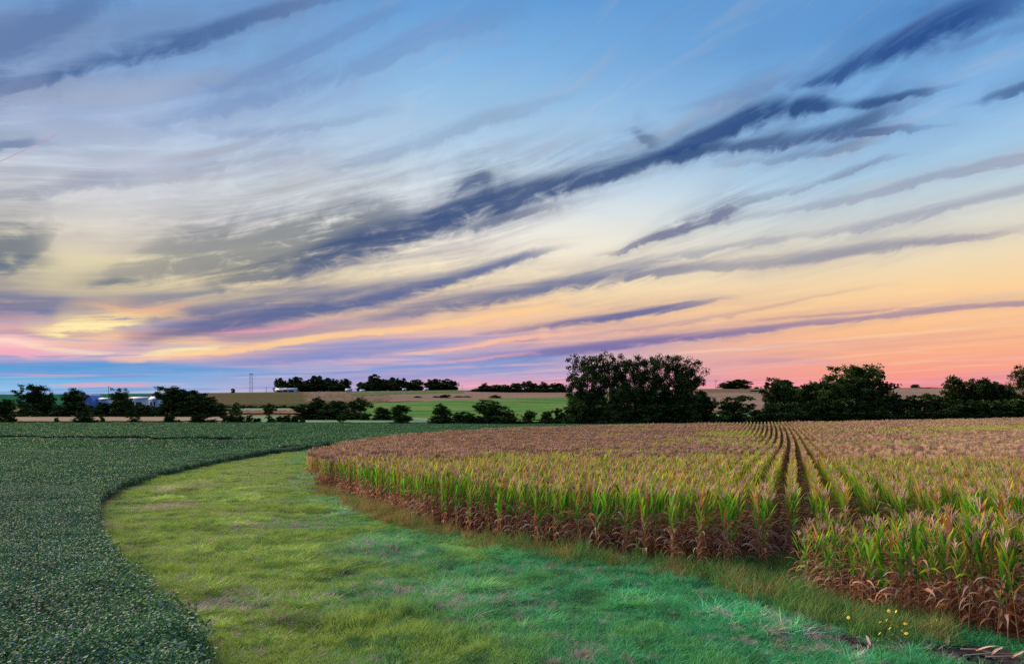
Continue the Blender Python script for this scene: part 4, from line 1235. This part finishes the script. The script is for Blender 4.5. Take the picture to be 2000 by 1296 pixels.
# ---- groves on the far ridge
A = 'trees of the grove behind the long white shed'
for px, w, top in ((548, 26, 738), (566, 20, 740), (581, 26, 736), (603, 34, 741), (620, 34, 734), (640, 34, 738), (657, 28, 742), (673, 26, 740)):
    tree('far', px, w, top, 1000, 'dark tree in the far grove behind the long white shed', A)
for px in (560, 590, 625, 660):
    tree('far', px, 44, 749, 985, 'low dark tree before the grove behind the white shed', A)
B = 'trees of the middle far grove'
for px, w, top in ((706, 18, 746), (728, 30, 731), (745, 24, 740), (766, 34, 737), (788, 30, 739), (812, 28, 741)):
    tree('far', px, w, top, 1000, 'dark tree in the middle grove on the far ridge', B)
for px in (722, 760, 800):
    tree('far', px, 44, 747, 985, 'low dark tree along the foot of the middle far grove', B)
D = 'trees of the small far grove'
for px, w, top in ((838, 22, 741), (853, 26, 740), (870, 28, 740), (885, 20, 744)):
    tree('far', px, w, top, 1000, 'dark tree in the small grove on the far ridge', D)
tree('far', 862, 58, 748, 988, 'low dark tree along the foot of the small far grove', D)
Eg = 'trees of the low grove beside the cottonwoods'
for px, w, top in ((948, 24, 748), (968, 24, 751), (988, 30, 751), (1008, 30, 748), (1034, 36, 744), (1060, 30, 746), (1088, 34, 748)):
    tree('far', px, w, top, 900, 'dark ridge tree in the low grove beside the cottonwoods', Eg)
for px in (938, 960, 985, 1010, 1040, 1068, 1092):
    tree('far', px, 40, 757, 880, 'low dark tree before the grove left of the cottonwoods', Eg)
for px, w, top, y in ((455, 8, 758, 950), (815, 16, 773, 720), (851, 12, 773, 720), (868, 22, 770, 715), (895, 18, 773, 720), (912, 18, 773, 720), (968, 24, 771, 700)):
    tree('far', px, w, top, y, 'small lone tree on the open far slope', 'lone trees on the far slope')
for k, px in enumerate(range(432, 610, 14)):
    tree('bush', px, 18, 791.3 + (k % 3) * 0.5, 560, 'low dark hedge bush in the line across the brown slope', 'hedge line across the brown slope', nm='hedge_bush')
# ---- left band: trees round the farmstead (behind the stubble strip)
tree('round', 67, 54, 751, 430, 'tall spreading tree left of the farm buildings, open crown')
tree('round', 100, 22, 766, 430, 'thin tree between the two farmyard trees on the left')
tree('round', 144, 40, 758, 430, 'rounded tree left of the blue barn')
tree('round', 236, 46, 758, 425, 'spreading tree between the blue barn and the white shed')
tree('round', 336, 58, 755, 425, 'tall tree right of the farm buildings, leading the dark mass')
tree('dense', 372, 60, 762, 430, 'dark rounded tree at the top of the mass right of the farm')
tree('dense', 400, 60, 772, 425, 'dark tree in the falling shoulder of the mass right of the farm')
tree('dense', 425, 40, 786, 420, 'lowest tree at the right end of the dark farm mass')
GL = 'low trees in front of the farmstead'
for px, w, top in ((55, 40, 786), (88, 40, 782), (118, 40, 790), (148, 44, 784), (180, 44, 791), (206, 40, 787), (235, 44, 782), (268, 40, 790), (300, 44, 792), (332, 44, 784), (362, 44, 782), (392, 44, 788), (420, 34, 795)):
    tree('bush', px, w, top, 415 + px % 9, 'low dark tree in the band before the farm buildings', GL, nm='low_tree')
tree('bush', 12, 46, 780, 268, 'dark bush mass at the left edge beside the stubble strip')
tree('bush', 110, 12, 815, 268, 'tiny round bush on the stubble edge')
tree('bush', 167, 42, 804, 262, 'large smooth round bush at the edge of the bean field', vi=1)
tree('bush', 200, 11, 811, 264, 'thin upright bush right of the large round bush')
tree('round', 260, 30, 794, 266, 'small leaning tree before the stubble strip')
tree('bush', 262, 26, 818, 264, 'scrub at the foot of the small leaning tree')
tree('bush', 331, 24, 811, 266, 'dark bush below the tall farmyard tree')
tree('bush', 351, 15, 819, 264, 'small round bush right of the dark bush on the stubble edge')
tree('bush', 390, 34, 807, 262, 'broad dark bush at the right end of the stubble strip')
tree('bush', 415, 18, 818, 264, 'low bush next to the broad dark bush')
GB = 'bushes on the field edge below the brown slope'
for px, w, top in ((442, 18, 812), (456, 16, 808), (470, 20, 812), (486, 16, 810), (502, 18, 816), (530, 20, 812), (548, 18, 812), (560, 22, 810), (576, 18, 814), (590, 14, 812)):
    tree('bush', px, w, top, 262 + px % 5, 'small bush in the ragged line on the bean field edge', GB)
tree('round', 462, 26, 786, 330, 'small tree standing over the ragged bush line')
tree('round', 526, 24, 787, 330, 'small upright tree on the red strip')
# ---- centre band
tree('dense', 600, 62, 789, 330, 'low left shoulder of the big centre clump')
tree('dense', 622, 44, 777, 335, 'tall dome at the left of the centre clump')
tree('dense', 660, 50, 783, 332, 'middle dome of the centre clump')
tree('round', 702, 42, 776, 334, 'tall right tree of the centre clump')
tree('bush', 640, 50, 798, 326, 'dark bush at the foot of the centre clump, left of its middle')
tree('bush', 690, 50, 800, 326, 'dark bush at the foot of the centre clump, right of its middle')
tree('bush', 714, 22, 806, 318, 'small bush right below the centre clump')
tree('round', 669, 24, 806, 248, 'small tree out in front of the centre clump')
tree('bush', 690, 18, 827, 247, 'flat low brush right of the small front tree')
tree('dense', 748, 40, 795, 320, 'left dome of the second clump')
tree('dense', 780, 40, 791, 318, 'right dome of the second clump')
tree('bush', 784, 40, 812, 250, 'leaning bush at the field edge below the second clump')
tree('bush', 816, 24, 826, 248, 'flat brush on the bean field edge')
tree('dense', 862, 40, 789, 250, 'upright tree on the bean field edge, pointed top')
tree('bush', 856, 42, 814, 247, 'skirt of brush under the pointed tree')
tree('bush', 897, 36, 804, 256, 'round bush between the pointed tree and the wide tree')
tree('dense', 955, 66, 781, 248, 'wide spreading tree on the field edge')
tree('bush', 924, 34, 807, 245, 'yellow green bush left under the wide spreading tree')
tree('round', 996, 32, 800, 250, 'small round tree right of the wide spreading tree')
tree('round', 1034, 26, 801, 250, 'small tree alone on the pasture edge')
tree('bush', 1068, 28, 803, 252, 'grey green bush left of the cottonwood grove')
tree('bush', 1096, 34, 798, 248, 'dark bush touching the cottonwood grove')
for k, px in enumerate(range(912, 1120, 18)):
    tree('bush', px, 28, 818 + (k * 3) % 5, 246, 'hedge bush in the dark line along the far field', 'hedge along the far field edge', nm='hedge_bush')

# same-looking neighbours are told apart by their order from the left
ORD = ['leftmost', 'second from the left', 'third from the left', 'fourth from the left', 'fifth from the left', 'sixth from the left', 'seventh from the left', 'eighth from the left',
       'ninth from the left', 'tenth from the left', 'eleventh from the left', 'twelfth from the left', 'thirteenth from the left', 'fourteenth from the left', 'fifteenth from the left', 'sixteenth from the left']
same = {}
for o in list(C.objects):
    if o.get('group') and o.get('category') in ('tree', 'shrub'): same.setdefault(o['label'], []).append(o)
for lab, L in same.items():
    if len(L) < 2: continue
    L.sort(key=lambda o: o.location.x / o.location.y)
    for k, o in enumerate(L):
        o['label'] = lab + ', ' + (ORD[k] if k < len(L) - 1 else 'rightmost')

# ================================================================== buildings
M['white_metal'] = plain('white_metal', (0.62, 0.68, 0.80), 0.5, 0.08, 0.6)
M['blue_metal'] = plain('blue_metal', (0.10, 0.22, 0.62), 0.5, 0.12, 0.6)
M['blue_grey'] = plain('blue_grey', (0.36, 0.45, 0.66), 0.6, 0.1, 0.6)
M['dark_open'] = plain('dark_opening', (0.03, 0.03, 0.035), 0.8)  # flat near-black for doors and windows, and for shade inside open fronts
M['steel'] = plain('steel', (0.22, 0.24, 0.30), 0.5, 0.1, 1.0)
M['wood_pole'] = plain('wood_pole', (0.12, 0.10, 0.09), 0.9)
def box(x0, x1, y0, y1, z0, z1):
    v = np.array([[x, y, z] for z in (z0, z1) for x, y in ((x0, y0), (x1, y0), (x1, y1), (x0, y1))], float)
    f = np.array([[3, 2, 1, 0], [4, 5, 6, 7], [0, 1, 5, 4], [1, 2, 6, 5], [2, 3, 7, 6], [3, 0, 4, 7]])
    return v, f, np.ones((8, 3))
def part(name, boxes, mat, parent):
    j = join(boxes)
    return obj(name, mesh(name, j[0], j[1], mat), parent)
def gable(L, D, zw, zr, ov=0.4, th=0.15):
    """roof slabs along x"""
    out = []
    for s in (-1, 1):
        a = np.array([[-L / 2 - ov, s * (D / 2 + ov), zw - ov * (zr - zw) / (D / 2)], [L / 2 + ov, s * (D / 2 + ov), zw - ov * (zr - zw) / (D / 2)], [L / 2 + ov, 0, zr], [-L / 2 - ov, 0, zr]])
        v = np.concatenate([a, a + [0, 0, th]])
        f = np.array([[0, 1, 2, 3], [7, 6, 5, 4], [0, 4, 5, 1], [1, 5, 6, 2], [2, 6, 7, 3], [3, 7, 4, 0]])
        out.append((v, f, np.ones((8, 3))))
    return out
def house(name, px, w, rows, y, wall, roof, label, doors=(), wins=(), depth=None, rz=0.0, cat='building'):
    """rows = (ridge row, eave row); long side faces the camera"""
    x = (px - 1000) / F * y
    z = float(land(x, y))
    zr = EYE + (HOR - rows[0]) / F * y - z
    zw = EYE + (HOR - rows[1]) / F * y - z
    L = w / F * y
    D = depth or max(6.0, L * 0.5)
    o = empty(name, (x, y, z), rz)
    tag(o, label, cat)
    gv = []
    for s in (-1, 1):
        v = np.array([[s * L / 2, -D / 2, zw], [s * L / 2, D / 2, zw], [s * L / 2, 0, zr], [s * (L / 2 - 0.1), 0, zr]])
        gv.append((v, np.array([[0, 1, 2, 3]]), np.ones((4, 3))))
    part('wall', [box(-L / 2, L / 2, -D / 2, D / 2, -0.5, zw)] + gv, wall, o)
    part('roof', gable(L, D, zw, zr), roof, o)
    for a, b, h in doors:
        part('door', [box(a * L - L / 2, b * L - L / 2, -D / 2 - 0.06, -D / 2 + 0.05, 0, h * zw)], M['dark_open'], o)
    for a, b, h0, h1 in wins:
        wn = part('window', [box(a * L - L / 2, b * L - L / 2, -D / 2 - 0.05, -D / 2 + 0.05, h0 * zw, h1 * zw)], M['dark_open'], o)
        part('sill', [box(a * L - L / 2 - 0.1, b * L - L / 2 + 0.1, -D / 2 - 0.14, -D / 2 - 0.06, h0 * zw - 0.12, h0 * zw - 0.01)], M['white_metal'], wn)
    return o
house('long_shed', 560, 40, (757.5, 760.8), 968, M['white_metal'], M['white_metal'], 'long white roofed shed below the far left grove', doors=((0.08, 0.36, .75), (0.4, 0.62, .75), (0.66, 0.92, .75)), depth=14)  # its door panels are dark colour standing for the shade in the open front
house('farmhouse', 681, 11, (758.5, 761.5), 965, M['white_metal'], M['blue_grey'], 'small white farmhouse at the right end of the far left grove', wins=((.15, .35, .4, .8), (.6, .8, .4, .8)), depth=7)
house('small_shed', 708, 9, (760.5, 762.5), 960, M['white_metal'], M['white_metal'], 'tiny white shed in the gap between the far groves', doors=((.3, .6, .8),), depth=6)
house('small_shed', 790, 7, (758.2, 760.2), 962, M['blue_grey'], M['blue_grey'], 'tiny blue grey shed under the middle far grove', doors=((.3, .6, .8),), depth=5)
house('small_shed', 833, 8, (757.5, 760), 962, M['white_metal'], M['blue_grey'], 'tiny pale shed at the left end of the small far grove', doors=((.3, .6, .8),), depth=5)
house('machine_shed', 270, 46, (775, 779), 470, M['white_metal'], M['blue_grey'], 'long pale machine shed among the farmyard trees', doors=((.1, .42, .8), (.55, .8, .8)), depth=9)
house('farm_shed', 203, 24, (777, 779.5), 470, M['blue_grey'], M['white_metal'], 'low pale shed right of the blue barn', doors=((.3, .6, .8),), depth=7)
house('farmhouse', 303, 15, (774.5, 780), 462, M['blue_grey'], M['blue_grey'], 'small two storey blue grey farmhouse right of the machine shed', wins=((.15, .38, .2, .45), (.6, .82, .2, .45), (.15, .38, .6, .85), (.6, .82, .6, .85)), depth=6)
# round-roofed blue barn
y = 468; x = (181 - 1000) / F * y; z = float(land(x, y))
o = empty('round_roof_barn', (x, y, z))
tag(o, 'blue barn with an arched roof left of the sheds', 'barn')
Wb = 25 / F * y; Hb = EYE + (HOR - 770) / F * y - z
th = np.linspace(0, math.pi, 13)
arc = np.column_stack([-np.cos(th) * Wb / 2, np.zeros(13), Hb * 0.45 + np.sin(th) * Hb * 0.55])
v = np.concatenate([arc + [0, -7, 0], arc + [0, 7, 0]])
f = np.array([[i, i + 1, 14 + i, 13 + i] for i in range(12)])
obj('roof', mesh('roof', v, f, M['blue_metal'], smooth=True), o)
ring = [tuple(range(13)) + (13, 14)]
v = np.concatenate([arc * [0.99, 1, 0.99] + [0, -6.8, 0], [[Wb / 2 * .99, -6.8, -0.5], [-Wb / 2 * .99, -6.8, -0.5]]])
v2 = v * [1, -1, 1]
obj('wall', mesh('wall', np.concatenate([v, v2]), ring + [tuple(15 + i for i in ring[0])] + [(13, 12, 27, 28), (0, 14, 29, 15)], M['blue_metal']), o)
part('door', [box(-1.6, 1.6, -6.9, -6.75, 0, Hb * 0.5)], M['white_metal'], o)

# ================================================================== masts and poles on the skyline
def bar(a, b, r, sides=4):
    return tube(np.array([a, b], float), np.array([r, r]), np.ones(3), sides)
y = 985; x = (490.5 - 1000) / F * y; z = float(land(x, y)); h = EYE + (HOR - 730.5) / F * y - z
o = empty('lattice_mast', (x, y, z)); tag(o, 'tall twin legged lattice mast alone on the left skyline', 'mast')
w2 = 1.9
for s in (-1, 1):
    for t_ in (-1, 1):
        part('leg', [bar((s * w2, t_ * 1.2, -0.5), (s * w2 * 0.9, t_ * 1.2, h), 0.22)], M['steel'], o)
for k in range(7):
    a, b = h * k / 7, h * (k + 1) / 7
    part('brace', [bar((-w2, -1.2, a), (w2, -1.2, b), 0.09), bar((w2, 1.2, a), (-w2, 1.2, b), 0.09), bar((-w2, -1.2, b), (w2, -1.2, b), 0.09)], M['steel'], o)
part('platform', [box(-w2 - .5, w2 + .5, -1.7, 1.7, h, h + 0.8)], M['steel'], o)
def pole(px, top, y, label, arms, name='utility_pole', r=0.22):
    x = (px - 1000) / F * y; z = float(land(x, y)); h = EYE + (HOR - top) / F * y - z
    o = empty(name, (x, y, z)); tag(o, label, 'pole')
    obj('post', mesh('post', *tube(np.array([[0, 0, -0.5], [0, 0, h * .5], [0, 0, h]]), np.array([r * 1.2, r, r * .8]), np.ones(3), 6)[:2], M['wood_pole']), o)
    for zz, wd in arms:
        part('crossarm', [box(-wd, wd, -0.1, 0.1, h * zz - 0.15, h * zz + 0.15)], M['wood_pole'], o)
        for s in (-0.9, -0.4, 0.4, 0.9):
            part('insulator', [box(s * wd - .08, s * wd + .08, -.08, .08, h * zz + .16, h * zz + .5)], M['steel'], o)
pole(212, 754, 900, 'thin pole with a cap on the skyline above the blue barn', ((0.95, 0.9),), r=0.3)
pole(520, 755, 985, 'short pole right of the lattice mast on the skyline', ((0.95, 0.8),), r=0.3)
pole(903, 752, 990, 'thin pole on the skyline right of the small far grove', ((0.95, 1.0),), r=0.2)
pole(1398, 742, 960, 'utility pole with crossarms on the ridge right of the cottonwoods', ((0.96, 2.6), (0.82, 2.2)), r=0.2)

# ================================================================== small things at the lower right
def ground_sheet(name, poly, label, mat, off):
    cx0 = np.mean([p[0] for p in poly]); cy0 = np.mean([p[1] for p in poly])
    n = 48
    P = along(poly + [poly[0]], 0.02)
    P = P[np.linspace(0, len(P) - 1, n).astype(int)]
    v = []
    for k in (0.25, 0.5, 0.75, 1.0):
        for i, (a, b) in enumerate(P):
            kk = k * (1 + 0.18 * (vnoise(a * 3, b * 3) - 0.5))
            X, Y = cx0 + (a - cx0) * kk, cy0 + (b - cy0) * kk
            v.append((X, Y, float(land(X, Y)) + off + 0.05 * (1 - k) * float(vnoise(X * 4, Y * 4))))
    v.append((cx0, cy0, float(land(cx0, cy0)) + off + 0.03))
    f = [(r_ * n + i, r_ * n + (i + 1) % n, (r_ + 1) * n + (i + 1) % n, (r_ + 1) * n + i) for r_ in range(3) for i in range(n)]
    f += [(4 * n, (i + 1) % n, i)[::-1] for i in range(n)]
    return tag(obj(name, mesh(name, v, f, mat, smooth=True)), label, 'soil', kind='structure')
ground_sheet('bare_soil', bare, 'bare violet brown soil at the corner of the corn', M['dark_soil'], 0.02)
ground_sheet('bare_soil', bare2, 'small patch of bare dark soil in the grass by the yellow flowers', M['dark_soil'], 0.02)
M['straw'] = leafmat('straw', None, 0.2, 0.8, 0.1)
for k, (px, py, L, a) in enumerate(((1935, 1284, 1.1, 0.05), (1975, 1290, 0.9, -0.12), (1850, 1268, 0.6, 0.5), (1905, 1276, 0.5, -0.4), (1700, 1268, 0.4, 0.9))):
    X, Y = hit(px, py)
    pts = np.array([[-L / 2, 0, 0.03], [0, 0.04, 0.05], [L / 2, 0, 0.03]])
    t = tube(pts, np.array([0.014, 0.013, 0.008]), np.array([PALE, DRY * 1.2, PALE]), 5)
    o = obj('fallen_stalk', mesh('fallen_stalk', t[0], t[1], M['straw'], t[2]), None, (X, Y, float(land(X, Y)) + 0.03), a)
    lf = corn_leaf(rng, 0.03, 0.4, 0.5, 0.03, 1.2, 0.5, DRY, PALE, DRY)
    obj('leaf', mesh('leaf', lf[0], lf[1], M['straw'], lf[2]), o)
    tag(o, ('longest fallen corn stalk on the bare soil', 'fallen corn stalk lying at the right edge of the bare soil', 'short fallen stalk at the left end of the bare soil',
            'short fallen stalk behind the longest one', 'bit of fallen stalk in the small bare patch')[k], 'stalk')
# yellow wildflowers
M['petal'] = plain('petal', (0.85, 0.55, 0.02), 0.6, 0.15, 20)
M['stem'] = plain('stem', (0.07, 0.15, 0.04), 0.7, 0.3, 10)
FL = [(1736, 1192), (1750, 1193), (1722, 1196), (1745, 1203), (1732, 1210), (1741, 1215), (1748, 1219), (1768, 1217), (1719, 1214), (1733, 1220), (1738, 1226), (1752, 1222), (1763, 1231), (1770, 1236),
      (1755, 1243), (1715, 1250), (1708, 1247), (1718, 1236), (1657, 1205), (1668, 1273), (1788, 1158), (1762, 1164), (1803, 1157), (1830, 1210)]
def flower_head(r0):
    parts = []
    for k in range(9):
        a = 6.283 * k / 9
        d = np.array([math.cos(a), math.sin(a), 0]); s = np.array([-math.sin(a), math.cos(a), 0])
        v = np.array([d * r0 * .2, d * r0 * .6 + s * r0 * .22 + [0, 0, .004], d * r0 + [0, 0, -0.003], d * r0 * .6 - s * r0 * .22 + [0, 0, .004]])
        parts.append((v, np.array([[0, 1, 2, 3]]), np.ones((4, 3))))
    th = np.linspace(0, 6.283, 9)[:-1]
    v = np.concatenate([[[0, 0, .012]], np.column_stack([np.cos(th) * r0 * .3, np.sin(th) * r0 * .3, np.zeros(8)])])
    parts.append((v, np.array([[0, 1 + i, 1 + (i + 1) % 8, 0] for i in range(0)] or [[0, 1, 2, 3], [0, 3, 4, 5], [0, 5, 6, 7], [0, 7, 8, 1]]), np.ones((9, 3))))
    return join(parts)
fh = flower_head(0.042)
fh_me = mesh('flower_head', fh[0], fh[1], M['petal'])
clusters = {}
for px, py in FL:
    key = 'main' if 1700 < px < 1775 and py > 1185 else (px, py)
    clusters.setdefault(key, []).append((px, py))
lone = {(1657, 1205): 'single yellow wildflower left of the flower clump', (1668, 1273): 'single low yellow wildflower in the grass by the bare patch', (1788, 1158): 'yellow wildflower against the corn foot, middle of three',
        (1762, 1164): 'yellow wildflower against the corn foot, left of three', (1803, 1157): 'yellow wildflower against the corn foot, right of three', (1830, 1210): 'single yellow wildflower right of the flower clump'}
for key, hs_ in clusters.items():
    root = None
    for px, py in hs_:
        hgt = 0.40 + 0.3 * rng.random()
        X, Y = hit(px, py, hgt)
        Z = float(land(X, Y))
        if root is None:
            R0 = np.array([X, Y - 0.1, Z])
            root = empty('yellow_wildflower', tuple(R0))
            tag(root, 'clump of yellow wildflowers in the weeds before the end rows' if key == 'main' else lone[key], 'flower')
        t_ = np.array([X, Y, Z + hgt]) - R0
        b_ = np.array([t_[0] * 0.7, t_[1] * 0.7 + 0.02, -0.02 + float(land(R0[0] + t_[0] * .7, R0[1] + t_[1] * .7)) - R0[2]])
        tt = tube(np.array([b_, (b_ + t_) / 2 + [0.02, 0, 0.05], t_]), np.array([.005, .004, .003]), np.ones(3), 4)
        st_ = obj('stem', mesh('stem', tt[0], tt[1], M['stem']), root)
        lp = []
        for k in range(5):
            zz = b_ + (t_ - b_) * (0.15 + 0.15 * k)
            lp.append(corn_leaf(rng, 0, rng.random() * 6.28, 0.10, 0.012, 0.8, 0.6, np.ones(3), np.ones(3), np.ones(3), 2))
            lp[-1] = (lp[-1][0] + zz, lp[-1][1], lp[-1][2])
        j = join(lp)
        obj('leaf_whorl', mesh('leaf_whorl', j[0], j[1], M['stem']), st_)
        fo = obj('flower_head', fh_me, root, tuple(t_))
        fo.rotation_euler = (0.9 + rng.normal(0, 0.3), rng.normal(0, 0.3), rng.random() * 6.28)
